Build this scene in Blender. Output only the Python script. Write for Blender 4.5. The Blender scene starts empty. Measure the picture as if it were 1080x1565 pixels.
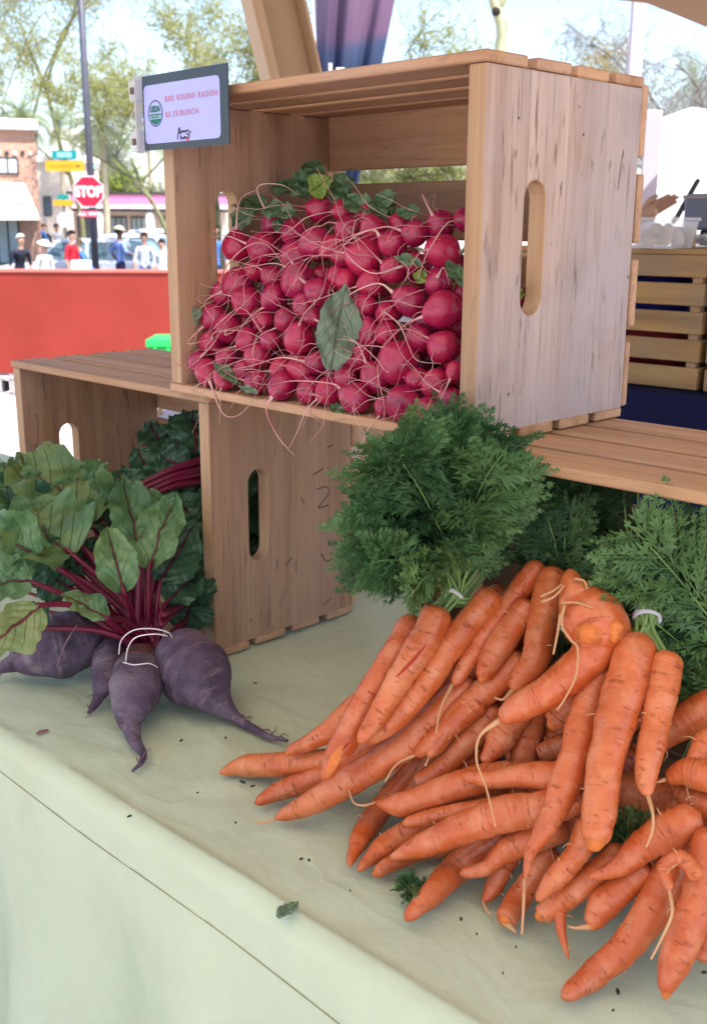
import bpy, math, random
import numpy as np
from mathutils import Vector, Matrix, geometry, noise as mnoise
R = math.radians
PI = math.pi
rng = random.Random(7)
sc = bpy.context.scene
C = sc.collection

# ------------------------------------------------------------------ camera, sky, sun, exposure
FPX, PITCH, ROLL, CAMH = 1635.83, 0.2604, 0.005, 0.5181      # table top is z = 0, the camera stands over (0, 0)
cam_d = bpy.data.cameras.new('camera'); cam = bpy.data.objects.new('camera', cam_d); C.objects.link(cam)
cam_d.sensor_fit = 'VERTICAL'; cam_d.sensor_height = 36.0; cam_d.lens = FPX / 1565 * 36.0
cam_d.clip_start = 0.02; cam_d.clip_end = 2000
cam.matrix_world = Matrix.Translation((0, 0, CAMH)) @ Matrix.Rotation(PI / 2 - PITCH, 4, 'X') @ Matrix.Rotation(ROLL, 4, 'Z')
cam_d.dof.use_dof = True; cam_d.dof.focus_distance = 1.08; cam_d.dof.aperture_fstop = 12.5
sc.camera = cam

SUN_DIR = Vector((-0.46, 0.42, -1.05)).normalized()            # the way the light travels
world = bpy.data.worlds.new('World'); sc.world = world; world.use_nodes = True
wn = world.node_tree.nodes; wl = world.node_tree.links
for n in list(wn): wn.remove(n)
wo = wn.new('ShaderNodeOutputWorld'); wb = wn.new('ShaderNodeBackground'); sky = wn.new('ShaderNodeTexSky')
sky.sky_type = 'NISHITA'; sky.sun_disc = False
sky.sun_elevation = math.asin(-SUN_DIR.z); sky.sun_rotation = math.atan2(-SUN_DIR.x, -SUN_DIR.y)
sky.dust_density = 1.0; sky.ozone_density = 1.0
wb.inputs['Strength'].default_value = 0.15
wl.new(sky.outputs[0], wb.inputs[0]); wl.new(wb.outputs[0], wo.inputs[0])
sun_d = bpy.data.lights.new('sun', 'SUN'); sun = bpy.data.objects.new('sun', sun_d); C.objects.link(sun)
sun_d.energy = 4.8; sun_d.angle = R(0.53); sun_d.color = (1.0, 0.95, 0.87)
sun.rotation_euler = SUN_DIR.to_track_quat('-Z', 'Y').to_euler()
sc.view_settings.view_transform = 'Standard'; sc.view_settings.look = 'None'
sc.view_settings.exposure = 1.27; sc.view_settings.gamma = 1.0
sc.cycles.use_denoising = True
sc.cycles.max_bounces = 8; sc.cycles.diffuse_bounces = 3; sc.cycles.transparent_max_bounces = 24
sc.cycles.sample_clamp_indirect = 6.0
sc.cycles.caustics_reflective = False; sc.cycles.caustics_refractive = False

# ------------------------------------------------------------------ measuring: a photo pixel at a known depth, height or plane
CAM = Vector((0, 0, CAMH))
def ray(u, v):
    a, b = u - 540.0, v - 782.5
    cr, sr = math.cos(ROLL), math.sin(ROLL)
    x, y = (cr * a + sr * b) / FPX, -(-sr * a + cr * b) / FPX
    c, s = math.cos(PITCH), math.sin(PITCH)
    return Vector((x, c + y * s, -s + y * c))
def atz(u, v, z):
    r = ray(u, v); return CAM + r * ((z - CAMH) / r.z)
def aty(u, v, Y):
    r = ray(u, v); return CAM + r * (Y / r.y)
def onplane(u, v, p, n):
    r = ray(u, v); return CAM + r * (n.dot(p - CAM) / n.dot(r))
def axial(P):      # depth along the optical axis
    return P.y * math.cos(PITCH) - (P.z - CAMH) * math.sin(PITCH)
def pxm(px, P):    # pixels -> metres at P
    return px * axial(P) / FPX

# the table frame: x along the stall, y away from the customer, origin under the front left corner of the carrot crate
RA = -0.757
TM = Matrix.Translation((0.0554, 0.9697, 0)) @ Matrix.Rotation(RA, 4, 'Z')
def T(x, y, z): return TM @ Vector((x, y, z))
TI = TM.inverted()

# ------------------------------------------------------------------ mesh helpers
def tag(o, label=None, cat=None, group=None, kind=None):
    if label: o['label'] = label
    if cat: o['category'] = cat
    if group: o['group'] = group
    if kind: o['kind'] = kind
    return o
def empty(name, M=None, label=None, cat=None, group=None, kind=None):
    o = bpy.data.objects.new(name, None); C.objects.link(o); o.empty_display_size = 0.02
    if M is not None: o.matrix_world = M if isinstance(M, Matrix) else Matrix.Translation(M)
    return tag(o, label, cat, group, kind)
def mesh(name, v, f, uv=None, smooth=True, fmat=None):
    m = bpy.data.meshes.new(name); m.from_pydata([tuple(p) for p in v], [], f)
    if uv is not None:
        ul = m.uv_layers.new(name='UVMap'); li = np.empty(len(m.loops), dtype=np.int32); m.loops.foreach_get('vertex_index', li)
        ul.data.foreach_set('uv', np.asarray(uv, dtype=np.float32)[li].ravel())
    if smooth: m.polygons.foreach_set('use_smooth', [True] * len(m.polygons))
    if fmat is not None: m.polygons.foreach_set('material_index', fmat)
    m.update(); return m
def obj(name, me, mat, parent=None, M=None):
    if isinstance(mat, (list, tuple)):
        for k in mat: me.materials.append(k)
    elif mat is not None and len(me.materials) == 0: me.materials.append(mat)
    o = bpy.data.objects.new(name, me); C.objects.link(o)
    if parent is not None: o.parent = parent
    if M is not None: o.matrix_local = M if isinstance(M, Matrix) else Matrix.Translation(M)
    return o
def recenter(v):
    c = sum((Vector(p) for p in v), Vector()) / len(v)
    return [Vector(p) - c for p in v], c
class MB:
    def __init__(s): s.v, s.f, s.uv, s.fm = [], [], [], []
    def add(s, v, f, uv=None, m=0):
        b = len(s.v); s.v += [Vector(p) for p in v]; s.f += [tuple(i + b for i in q) for q in f]
        s.uv += list(uv) if uv is not None else [(0, 0)] * len(v); s.fm += [m] * len(f); return s
    def box(s, lo, hi, bev=0.0, m=0):
        v, f = boxdata(lo, hi, bev); return s.add(v, f, m=m)
    def tube(s, pts, rad, sides=6, n=None, m=0, cap=True):
        v, f, uv = tubedata(pts, rad, sides, n, cap); return s.add(v, f, uv, m)
    def cyl(s, a, b, r, sides=12, r2=None, m=0):
        v, f, uv = tubedata([a, b], [r, r if r2 is None else r2], sides, 2, True); return s.add(v, f, uv, m)
    def build(s, name, mat, parent=None, smooth=False, M=None, use_uv=True):
        return obj(name, mesh(name, s.v, s.f, s.uv if use_uv else None, smooth, s.fm), mat, parent, M)
def boxdata(lo, hi, bev=0.0):
    x0, y0, z0 = lo; x1, y1, z1 = hi
    if bev <= 0:
        v = [(x, y, z) for z in (z0, z1) for y in (y0, y1) for x in (x0, x1)]
        return v, [(0, 2, 3, 1), (4, 5, 7, 6), (0, 1, 5, 4), (2, 6, 7, 3), (0, 4, 6, 2), (1, 3, 7, 5)]
    b = min(bev, (x1 - x0) / 2.01, (y1 - y0) / 2.01, (z1 - z0) / 2.01)
    v = []; idx = {}
    for sx in (0, 1):
        for sy in (0, 1):
            for sz in (0, 1):
                X, Y, Z = (x0, x1)[sx], (y0, y1)[sy], (z0, z1)[sz]
                dx, dy, dz = (b, -b)[sx], (b, -b)[sy], (b, -b)[sz]
                for a, p in enumerate(((X, Y + dy, Z + dz), (X + dx, Y, Z + dz), (X + dx, Y + dy, Z))):
                    idx[sx, sy, sz, a] = len(v); v.append(p)
    f = []
    for a in range(3):
        for s in (0, 1):
            q = []
            for (i, j) in ((0, 0), (1, 0), (1, 1), (0, 1)):
                k = [0, 0, 0]; k[a] = s; k[(a + 1) % 3] = i; k[(a + 2) % 3] = j
                q.append(idx[k[0], k[1], k[2], a])
            f.append(tuple(q) if s else tuple(q[::-1]))
    for a in range(3):
        b1, c1 = (a + 1) % 3, (a + 2) % 3
        for i in (0, 1):
            for j in (0, 1):
                k0 = [0, 0, 0]; k1 = [0, 0, 0]; k0[a] = 0; k1[a] = 1; k0[b1] = k1[b1] = i; k0[c1] = k1[c1] = j
                q = (idx[(*k0, b1)], idx[(*k1, b1)], idx[(*k1, c1)], idx[(*k0, c1)])
                f.append(q if (i ^ j) else q[::-1])
    for sx in (0, 1):
        for sy in (0, 1):
            for sz in (0, 1):
                q = (idx[sx, sy, sz, 0], idx[sx, sy, sz, 1], idx[sx, sy, sz, 2])
                f.append(q if (sx + sy + sz) % 2 else q[::-1])
    return v, f
def box(name, lo, hi, mat, parent=None, bev=0.0, M=None):
    v, f = boxdata(lo, hi, bev); return obj(name, mesh(name, v, f, smooth=False), mat, parent, M)
def catmull(pts, n):
    P = [Vector(p) for p in pts]; k = len(P)
    if k == 2: return [P[0].lerp(P[1], i / (n - 1)) for i in range(n)]
    d = [0.0]
    for a, b in zip(P, P[1:]): d.append(d[-1] + max((b - a).length, 1e-9))
    out = []
    for i in range(n):
        s = d[-1] * i / (n - 1); j = 0
        while j < k - 2 and d[j + 1] < s: j += 1
        t = (s - d[j]) / (d[j + 1] - d[j])
        p0 = P[j - 1] if j > 0 else P[0] * 2 - P[1]; p3 = P[j + 2] if j + 2 < k else P[k - 1] * 2 - P[k - 2]
        p1, p2 = P[j], P[j + 1]
        out.append(0.5 * ((2 * p1) + (p2 - p0) * t + (2 * p0 - 5 * p1 + 4 * p2 - p3) * t * t + (3 * p1 - p0 - 3 * p2 + p3) * t ** 3))
    return out
def interp(vals, pts, n):
    P = [Vector(p) for p in pts]; d = [0.0]
    for a, b in zip(P, P[1:]): d.append(d[-1] + max((b - a).length, 1e-9))
    return [float(x) for x in np.interp(np.linspace(0, d[-1], n), d, vals)]
def tubedata(pts, rad, sides=8, n=None, cap=True, bump=None):
    n = n or len(pts)
    if len(pts) == n and n <= 2: P = [Vector(p) for p in pts]; r = list(rad)
    else: P = catmull(pts, n); r = interp(rad, pts, n)
    if bump: r = [bump(i, n, q) for i, q in enumerate(r)]
    v, uv, f = [], [], []
    tang = [(P[min(i + 1, n - 1)] - P[max(i - 1, 0)]).normalized() for i in range(n)]
    a = Vector((0, 0, 1)) if abs(tang[0].z) < 0.9 else Vector((1, 0, 0))
    x = tang[0].cross(a).normalized(); L = 0.0
    for i in range(n):
        t = tang[i]; x = (x - t * x.dot(t)); x = x.normalized() if x.length > 1e-9 else t.orthogonal().normalized()
        y = t.cross(x)
        if i: L += (P[i] - P[i - 1]).length
        for k in range(sides + 1):
            q = 2 * PI * k / sides
            v.append(P[i] + (x * math.cos(q) + y * math.sin(q)) * r[i]); uv.append((L, k / sides))
    w = sides + 1
    for i in range(n - 1):
        for k in range(sides): f.append((i * w + k, i * w + k + 1, (i + 1) * w + k + 1, (i + 1) * w + k))
    if cap:
        b = len(v); v.append(P[0] - tang[0] * r[0] * 0.35); uv.append((-r[0] * 0.35, 0.5))
        for k in range(sides): f.append((b, k + 1, k))
        b = len(v); v.append(P[-1] + tang[-1] * r[-1] * 0.35); uv.append((L + r[-1] * 0.35, 0.5)); o = (n - 1) * w
        for k in range(sides): f.append((b, o + k, o + k + 1))
    return v, f, uv
def tube(name, pts, rad, mat, parent=None, sides=8, n=None, bump=None, center=False):
    v, f, uv = tubedata(pts, rad, sides, n, True, bump)
    M = None
    if center: v, c = recenter(v); M = Matrix.Translation(c)
    return obj(name, mesh(name, v, f, uv), mat, parent, M)
def extrude_poly(loops, t0, t1, axes='xz'):
    """a plate with holes: loops = [outer, hole, ...] of 2-D points; thickness along the third axis"""
    flat = [[Vector((a, b, 0)) for a, b in lp] for lp in loops]
    tri = geometry.tessellate_polygon(flat); pts = [p for lp in flat for p in lp]; n = len(pts)
    def P(p, t):
        if axes == 'xz': return (p.x, t, p.y)
        if axes == 'yz': return (t, p.x, p.y)
        return (p.x, p.y, t)
    v = [P(p, t0) for p in pts] + [P(p, t1) for p in pts]; f = []
    for t in tri: f.append(tuple(t)); f.append(tuple(i + n for i in t[::-1]))
    o = 0
    for lp in flat:
        k = len(lp)
        for i in range(k): a, b = o + i, o + (i + 1) % k; f.append((a, b, b + n, a + n))
        o += k
    return v, f
def fix_normals(me):
    import bmesh
    bm = bmesh.new(); bm.from_mesh(me); bmesh.ops.recalc_face_normals(bm, faces=bm.faces[:]); bm.to_mesh(me); bm.free(); return me
def text_mesh(body, size, bold=0.0, align='CENTER', depth=0.0, shear=0.0, spacing=1.0):
    cu = bpy.data.curves.new('lettering', 'FONT'); cu.body = body; cu.size = size; cu.align_x = align; cu.align_y = 'CENTER'
    cu.offset = bold; cu.extrude = depth; cu.shear = shear; cu.space_character = spacing; cu.resolution_u = 4
    o = bpy.data.objects.new('lettering_curve', cu); C.objects.link(o)
    dg = bpy.context.evaluated_depsgraph_get(); dg.update()
    me = bpy.data.meshes.new_from_object(o.evaluated_get(dg)); me.name = 'lettering'
    bpy.data.objects.remove(o); bpy.data.curves.remove(cu); return me

# ------------------------------------------------------------------ materials
class NT:
    def __init__(s, name, rough=0.6, spec=0.3):
        s.m = bpy.data.materials.new(name); s.m.use_nodes = True; s.t = s.m.node_tree; s.n = s.t.nodes; s.l = s.t.links
        s.b = s.n['Principled BSDF']; s.b.inputs['Roughness'].default_value = rough; s.b.inputs['Specular IOR Level'].default_value = spec
        s.out = s.n['Material Output']; s.tc = s.n.new('ShaderNodeTexCoord'); s.oi = None
    def set(s, inp, x):
        if isinstance(x, bpy.types.NodeSocket): s.l.new(x, inp)
        elif isinstance(x, (tuple, list)) and inp.type == 'RGBA' and len(x) == 3: inp.default_value = (*x, 1)
        else: inp.default_value = x
        return s
    def co(s, kind='Object', scale=(1, 1, 1), rand=0.0):
        mp = s.n.new('ShaderNodeMapping'); mp.inputs['Scale'].default_value = scale; src = s.tc.outputs[kind]
        s.l.new(src, mp.inputs[0])
        if rand:
            if s.oi is None: s.oi = s.n.new('ShaderNodeObjectInfo')
            k = s.n.new('ShaderNodeVectorMath'); k.operation = 'MULTIPLY'; k.inputs[0].default_value = (rand, rand * 0.73, rand * 1.31)
            cb = s.n.new('ShaderNodeCombineXYZ')
            for i in range(3): s.l.new(s.oi.outputs['Random'], cb.inputs[i])
            s.l.new(cb.outputs[0], k.inputs[1]); s.l.new(k.outputs[0], mp.inputs['Location'])
        return mp.outputs[0]
    def rnd(s):
        if s.oi is None: s.oi = s.n.new('ShaderNodeObjectInfo')
        return s.oi.outputs['Random']
    def noise(s, co, scale, detail=3, rough=0.55, dist=0.0):
        k = s.n.new('ShaderNodeTexNoise'); s.l.new(co, k.inputs['Vector']); k.inputs['Scale'].default_value = scale
        k.inputs['Detail'].default_value = detail; k.inputs['Roughness'].default_value = rough; k.inputs['Distortion'].default_value = dist
        return k.outputs['Fac']
    def wave(s, co, scale, dist=2.0, detail=2, dscale=1.0, direction='X'):
        k = s.n.new('ShaderNodeTexWave'); s.l.new(co, k.inputs['Vector']); k.bands_direction = direction
        k.inputs['Scale'].default_value = scale; k.inputs['Distortion'].default_value = dist; k.inputs['Detail'].default_value = detail
        k.inputs['Detail Scale'].default_value = dscale; return k.outputs['Fac']
    def vor(s, co, scale, feature='F1'):
        k = s.n.new('ShaderNodeTexVoronoi'); k.feature = feature; s.l.new(co, k.inputs['Vector']); k.inputs['Scale'].default_value = scale
        return k.outputs['Distance']
    def ramp(s, fac, stops, interp='LINEAR'):
        k = s.n.new('ShaderNodeValToRGB'); k.color_ramp.interpolation = interp; e = k.color_ramp.elements
        while len(e) < len(stops): e.new(0.5)
        for q, (p, c) in zip(e, stops): q.position = p; q.color = (*c, 1) if isinstance(c, (tuple, list)) else (c, c, c, 1)
        s.l.new(fac, k.inputs[0]); return k.outputs[0]
    def mix(s, fac, a, b, mode='MIX'):
        k = s.n.new('ShaderNodeMix'); k.data_type = 'RGBA'; k.blend_type = mode
        s.set(k.inputs[0], fac); s.set(k.inputs[6], a); s.set(k.inputs[7], b); return k.outputs[2]
    def math(s, op, a, b=0.0):
        k = s.n.new('ShaderNodeMath'); k.operation = op; s.set(k.inputs[0], a); s.set(k.inputs[1], b); return k.outputs[0]
    def bump(s, h, strength=0.3, dist=0.001):
        k = s.n.new('ShaderNodeBump'); k.inputs['Strength'].default_value = strength; k.inputs['Distance'].default_value = dist
        s.l.new(h, k.inputs['Height']); s.l.new(k.outputs[0], s.b.inputs['Normal']); return s
    def color(s, c): s.set(s.b.inputs['Base Color'], c); return s
    def rough(s, c): s.set(s.b.inputs['Roughness'], c); return s
    def translucent(s, c, amount):
        tr = s.n.new('ShaderNodeBsdfTranslucent'); s.set(tr.inputs[0], c); mx = s.n.new('ShaderNodeMixShader'); mx.inputs[0].default_value = amount
        s.l.new(s.b.outputs[0], mx.inputs[1]); s.l.new(tr.outputs[0], mx.inputs[2]); s.l.new(mx.outputs[0], s.out.inputs[0]); return s
def plain(name, c, rough=0.6, spec=0.3, metal=0.0, var=0.12, scale=6.0):
    k = NT(name, rough, spec); nz = k.noise(k.co('Object', rand=3.0), scale, 4)
    k.color(k.mix(k.ramp(nz, [(0.3, 0.0), (0.7, 1.0)]), tuple(x * (1 - var) for x in c), tuple(min(1, x * (1 + var)) for x in c)))
    k.b.inputs['Metallic'].default_value = metal; return k.m

def wood(name, light, mid, dark, axis='x', stain=0.5, grey=0.3, greyc=(0.40, 0.33, 0.32), ring=1.0):
    k = NT(name, 0.62, 0.25)
    sc3 = {'x': (0.05, 1, 1), 'z': (1, 1, 0.05)}[axis]; fine = {'x': (0.02, 1, 1), 'z': (1, 1, 0.02)}[axis]
    co = k.co('Object', sc3, rand=9.0); cf = k.co('Object', fine, rand=5.0); ci = k.co('Object', (1, 1, 1), rand=7.0)
    g1 = k.noise(co, 38 * ring, 4, 0.6, 0.6); g2 = k.noise(cf, 420, 3, 0.6); g3 = k.noise(ci, 5, 3)
    base = k.ramp(g1, [(0.28, dark), (0.47, mid), (0.7, light)])
    base = k.mix(k.ramp(g2, [(0.35, 0.30), (0.65, 0.0)]), base, tuple(x * 0.55 for x in mid))
    hue = k.mix(k.rnd(), (0.88, 0.86, 0.84), (1.1, 1.07, 1.02)); base = k.mix(1.0, base, hue, 'MULTIPLY')
    base = k.mix(k.math('MULTIPLY', k.ramp(g3, [(0.35, 0.0), (0.7, 1.0)]), grey), base, greyc)
    msk = k.ramp(k.noise(ci, 8, 2), [(0.38, 0.3), (0.6, 1.0)])
    se = {'x': (0.16, 1, 1), 'z': (1, 1, 0.16)}[axis]
    sp = k.noise(k.co('Object', se, rand=4.0), 95, 2, 0.5, 1.2); ck = k.noise(k.co('Object', {'x': (0.07, 1, 1), 'z': (1, 1, 0.07)}[axis], rand=8.0), 210, 2, 0.5, 0.5)
    base = k.mix(k.math('MULTIPLY', k.ramp(sp, [(0.635, 0.0), (0.70, 1.0)]), k.math('MULTIPLY', msk, stain)), base, (0.10, 0.07, 0.065))
    base = k.mix(k.math('MULTIPLY', k.ramp(ck, [(0.60, 0.0), (0.72, 1.0)]), k.math('MULTIPLY', msk, stain * 0.8)), base, (0.16, 0.10, 0.085))
    bl = k.noise(ci, 14, 4, 0.6); base = k.mix(k.math('MULTIPLY', k.ramp(bl, [(0.55, 0.0), (0.78, 1.0)]), stain * 0.38), base, (0.21, 0.165, 0.165))
    dt = k.vor(k.co('Object', (1, 1, 1), rand=6.0), 26); base = k.mix(k.math('MULTIPLY', k.ramp(dt, [(0.030, 1.0), (0.055, 0.0)]), stain), base, (0.09, 0.06, 0.055))
    sepw = k.n.new('ShaderNodeSeparateXYZ'); k.l.new(k.tc.outputs['Object'], sepw.inputs[0]); ac = sepw.outputs[1]; st_ = k.math('FLOOR', k.math('MULTIPLY', ac, 17.0)); wn3 = k.n.new('ShaderNodeTexWhiteNoise'); wn3.noise_dimensions = '1D'; k.l.new(k.math('ADD', st_, k.math('MULTIPLY', k.rnd(), 50.0)), wn3.inputs['W'])
    base = k.mix(1.0, base, k.mix(wn3.outputs['Value'], (0.86, 0.82, 0.80), (1.10, 1.10, 1.12)), 'MULTIPLY') if axis == 'z' else base
    fl = k.math('FRACT', k.math('MULTIPLY', ac, 17.0)); base = k.mix(k.math('MULTIPLY', k.ramp(fl, [(0.0, 0.6), (0.02, 0.0)]), stain), base, (0.14, 0.09, 0.075)) if axis == 'z' else base
    k.color(base).bump(k.math('ADD', g2, k.math('MULTIPLY', g1, 0.6)), 0.25, 0.0008); return k.m
WOOD_SLAT = wood('pine_slat', (0.58, 0.35, 0.20), (0.48, 0.265, 0.14), (0.32, 0.155, 0.07), 'x', 0.4, 0.35, (0.45, 0.31, 0.27))
WOOD_END = wood('pine_end_weathered', (0.57, 0.44, 0.365), (0.47, 0.345, 0.285), (0.31, 0.205, 0.16), 'z', 0.95, 0.9, (0.43, 0.37, 0.385))
WOOD_EDGE = wood('pine_cut_edge', (0.57, 0.385, 0.235), (0.50, 0.32, 0.185), (0.39, 0.23, 0.125), 'z', 0.3, 0.35, (0.47, 0.35, 0.28))
WOOD_END_B = wood('pine_end_brown', (0.49, 0.31, 0.20), (0.40, 0.235, 0.145), (0.27, 0.145, 0.08), 'z', 0.6, 0.35, (0.42, 0.30, 0.26))
WOOD_OLD = wood('pine_dark_blotched', (0.56, 0.36, 0.15), (0.47, 0.27, 0.10), (0.22, 0.14, 0.08), 'x', 0.3, 0.5, (0.24, 0.19, 0.17), 0.5)

def carrot_mat():
    k = NT('carrot_skin', 0.42, 0.55); co = k.co('UV', (1, 1, 1), rand=6.0); cring = k.co('UV', (1, 0.012, 1), rand=6.0); cob = k.co('Object', rand=4.0)
    n1 = k.noise(cob, 22, 4); base = k.ramp(n1, [(0.26, (0.44, 0.080, 0.020)), (0.5, (0.62, 0.150, 0.040)), (0.76, (0.72, 0.25, 0.10))])
    base = k.mix(k.ramp(k.rnd(), [(0.0, 0.0), (1.0, 0.6)]), base, (0.52, 0.080, 0.016))
    pale = k.noise(cob, 60, 3, 0.6); base = k.mix(k.ramp(pale, [(0.48, 0.0), (0.74, 0.5)]), base, (0.74, 0.32, 0.17))
    so = k.noise(cob, 14, 4, 0.65, 0.6); base = k.mix(k.ramp(so, [(0.60, 0.0), (0.76, 0.45)]), base, (0.28, 0.085, 0.035))
    rg = k.noise(cring, 330, 3, 0.7); dash = k.noise(k.co('UV', (1, 0.06, 1), rand=3.0), 90, 2, 0.5)
    ln = k.math('MULTIPLY', k.ramp(rg, [(0.57, 0.0), (0.66, 1.0)]), k.ramp(dash, [(0.46, 0.0), (0.60, 1.0)]))
    base = k.mix(k.math('MULTIPLY', ln, 0.55), base, (0.33, 0.065, 0.03))
    sp = k.vor(cob, 130); base = k.mix(k.ramp(sp, [(0.05, 0.5), (0.10, 0.0)]), base, (0.20, 0.06, 0.03))
    k.color(base).rough(k.ramp(n1, [(0.3, 0.28), (0.7, 0.46)]))
    k.bump(k.math('ADD', k.math('MULTIPLY', ln, -0.8), k.math('MULTIPLY', rg, 0.6)), 0.8, 0.0016)
    k.b.inputs['Subsurface Weight'].default_value = 0.12; k.b.inputs['Subsurface Radius'].default_value = (0.006, 0.002, 0.001); return k.m
CARROT = carrot_mat()
CARROT_CORE = plain('carrot_flesh_broken', (0.60, 0.16, 0.035), 0.5, 0.3, var=0.25, scale=120)
CARROT_DARK = plain('carrot_crack', (0.34, 0.035, 0.015), 0.6, 0.2)
CARROT_ROOT = plain('carrot_root_hair', (0.62, 0.34, 0.17), 0.6, 0.2)
def radish_mat():
    k = NT('radish_skin', 0.3, 0.6); co = k.co('Object', rand=5.0); n1 = k.noise(co, 1.5, 4)
    base = k.ramp(n1, [(0.3, (0.20, 0.004, 0.040)), (0.52, (0.35, 0.008, 0.066)), (0.75, (0.46, 0.022, 0.095))])
    base = k.mix(k.ramp(k.rnd(), [(0.0, 0.0), (0.5, 0.05), (1.0, 0.75)]), base, (0.48, 0.012, 0.062))
    sp = k.noise(k.co('Object', (0.5, 0.5, 3.0), rand=2.0), 3.5, 4, 0.65); base = k.mix(k.ramp(sp, [(0.58, 0.0), (0.78, 0.32)]), base, (0.58, 0.16, 0.22)); so = k.noise(co, 2.6, 4, 0.7); base = k.mix(k.ramp(so, [(0.62, 0.0), (0.78, 0.45)]), base, (0.17, 0.010, 0.035))
    k.color(base).rough(k.ramp(n1, [(0.3, 0.2), (0.7, 0.36)])).bump(k.math('ADD', sp, n1), 0.10, 0.03); return k.m
RADISH = radish_mat()
RROOT = NT('radish_root_hair', 0.5, 0.3); _c = RROOT.ramp(RROOT.noise(RROOT.co('UV', (1, 0.1, 1), rand=4.0), 18, 3), [(0.35, (0.50, 0.12, 0.15)), (0.55, (0.72, 0.45, 0.42)), (0.8, (0.72, 0.58, 0.48))]); RROOT.color(_c); RROOT = RROOT.m
def beet_mat():
    k = NT('beet_skin', 0.6, 0.3); co = k.co('Object', rand=5.0); n1 = k.noise(co, 26, 5, 0.6)
    base = k.ramp(n1, [(0.3, (0.050, 0.030, 0.052)), (0.5, (0.110, 0.072, 0.120)), (0.72, (0.20, 0.155, 0.18))])
    ring = k.noise(k.co('UV', (1, 0.03, 1), rand=5.0), 170, 3, 0.6); base = k.mix(k.ramp(ring, [(0.55, 0.0), (0.70, 0.65)]), base, (0.27, 0.20, 0.20))
    sp = k.noise(co, 90, 3); base = k.mix(k.ramp(sp, [(0.66, 0.0), (0.75, 0.8)]), base, (0.05, 0.028, 0.03))
    k.color(base).bump(k.math('ADD', ring, k.math('ADD', n1, sp)), 0.8, 0.0016); return k.m
BEET = beet_mat()
BEET_CROWN = plain('beet_crown_brown', (0.12, 0.055, 0.05), 0.7, 0.2, var=0.4, scale=60)
BEET_ROOT = plain('beet_root', (0.16, 0.09, 0.12), 0.7, 0.2, var=0.35, scale=60)
def stem_mat():
    k = NT('beet_stem', 0.38, 0.4); s1 = k.noise(k.co('UV', (6, 6, 1), rand=5.0), 3, 3)
    k.color(k.ramp(s1, [(0.3, (0.075, 0.003, 0.018)), (0.6, (0.165, 0.008, 0.036)), (0.8, (0.28, 0.05, 0.085))])); return k.m
STEM = stem_mat()
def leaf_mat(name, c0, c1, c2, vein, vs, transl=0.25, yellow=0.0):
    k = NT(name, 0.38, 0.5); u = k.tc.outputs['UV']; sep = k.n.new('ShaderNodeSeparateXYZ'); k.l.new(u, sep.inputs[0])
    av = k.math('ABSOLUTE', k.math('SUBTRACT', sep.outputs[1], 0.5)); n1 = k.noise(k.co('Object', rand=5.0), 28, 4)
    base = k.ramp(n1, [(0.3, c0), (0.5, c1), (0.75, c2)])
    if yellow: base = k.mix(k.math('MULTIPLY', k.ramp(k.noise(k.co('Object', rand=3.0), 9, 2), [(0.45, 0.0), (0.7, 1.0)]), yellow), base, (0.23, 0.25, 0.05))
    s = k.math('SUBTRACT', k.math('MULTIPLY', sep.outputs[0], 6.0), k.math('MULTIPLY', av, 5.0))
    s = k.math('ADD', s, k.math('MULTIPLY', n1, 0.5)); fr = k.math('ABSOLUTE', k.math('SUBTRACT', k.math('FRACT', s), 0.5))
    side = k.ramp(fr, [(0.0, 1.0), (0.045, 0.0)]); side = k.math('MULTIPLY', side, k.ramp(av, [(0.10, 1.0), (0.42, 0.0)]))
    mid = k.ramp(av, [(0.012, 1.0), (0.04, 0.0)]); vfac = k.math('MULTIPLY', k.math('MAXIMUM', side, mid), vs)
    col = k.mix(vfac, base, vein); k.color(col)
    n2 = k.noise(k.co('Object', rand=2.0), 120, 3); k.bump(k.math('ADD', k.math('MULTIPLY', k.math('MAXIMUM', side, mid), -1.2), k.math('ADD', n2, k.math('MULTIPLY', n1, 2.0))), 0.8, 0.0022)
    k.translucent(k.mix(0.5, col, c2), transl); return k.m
BLEAF = leaf_mat('beet_leaf', (0.045, 0.115, 0.040), (0.105, 0.220, 0.085), (0.22, 0.35, 0.16), (0.05, 0.05, 0.04), 0.45, 0.28, 0.5)
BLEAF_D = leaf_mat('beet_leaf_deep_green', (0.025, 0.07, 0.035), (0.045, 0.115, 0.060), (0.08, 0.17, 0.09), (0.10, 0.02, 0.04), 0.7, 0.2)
BLEAF_Y = leaf_mat('beet_leaf_yellowing', (0.10, 0.17, 0.05), (0.20, 0.26, 0.08), (0.30, 0.33, 0.14), (0.28, 0.03, 0.06), 0.9, 0.25)
RLEAF = leaf_mat('radish_leaf', (0.05, 0.11, 0.045), (0.085, 0.165, 0.07), (0.14, 0.23, 0.11), (0.19, 0.27, 0.15), 0.6, 0.2)
RLEAF_L = leaf_mat('radish_leaf_lime', (0.15, 0.24, 0.04), (0.22, 0.33, 0.05), (0.28, 0.38, 0.09), (0.3, 0.4, 0.15), 0.6, 0.3)
RLEAF_G = leaf_mat('radish_leaf_dull', (0.11, 0.17, 0.11), (0.16, 0.23, 0.15), (0.22, 0.29, 0.20), (0.27, 0.33, 0.24), 0.6, 0.15)
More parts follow.
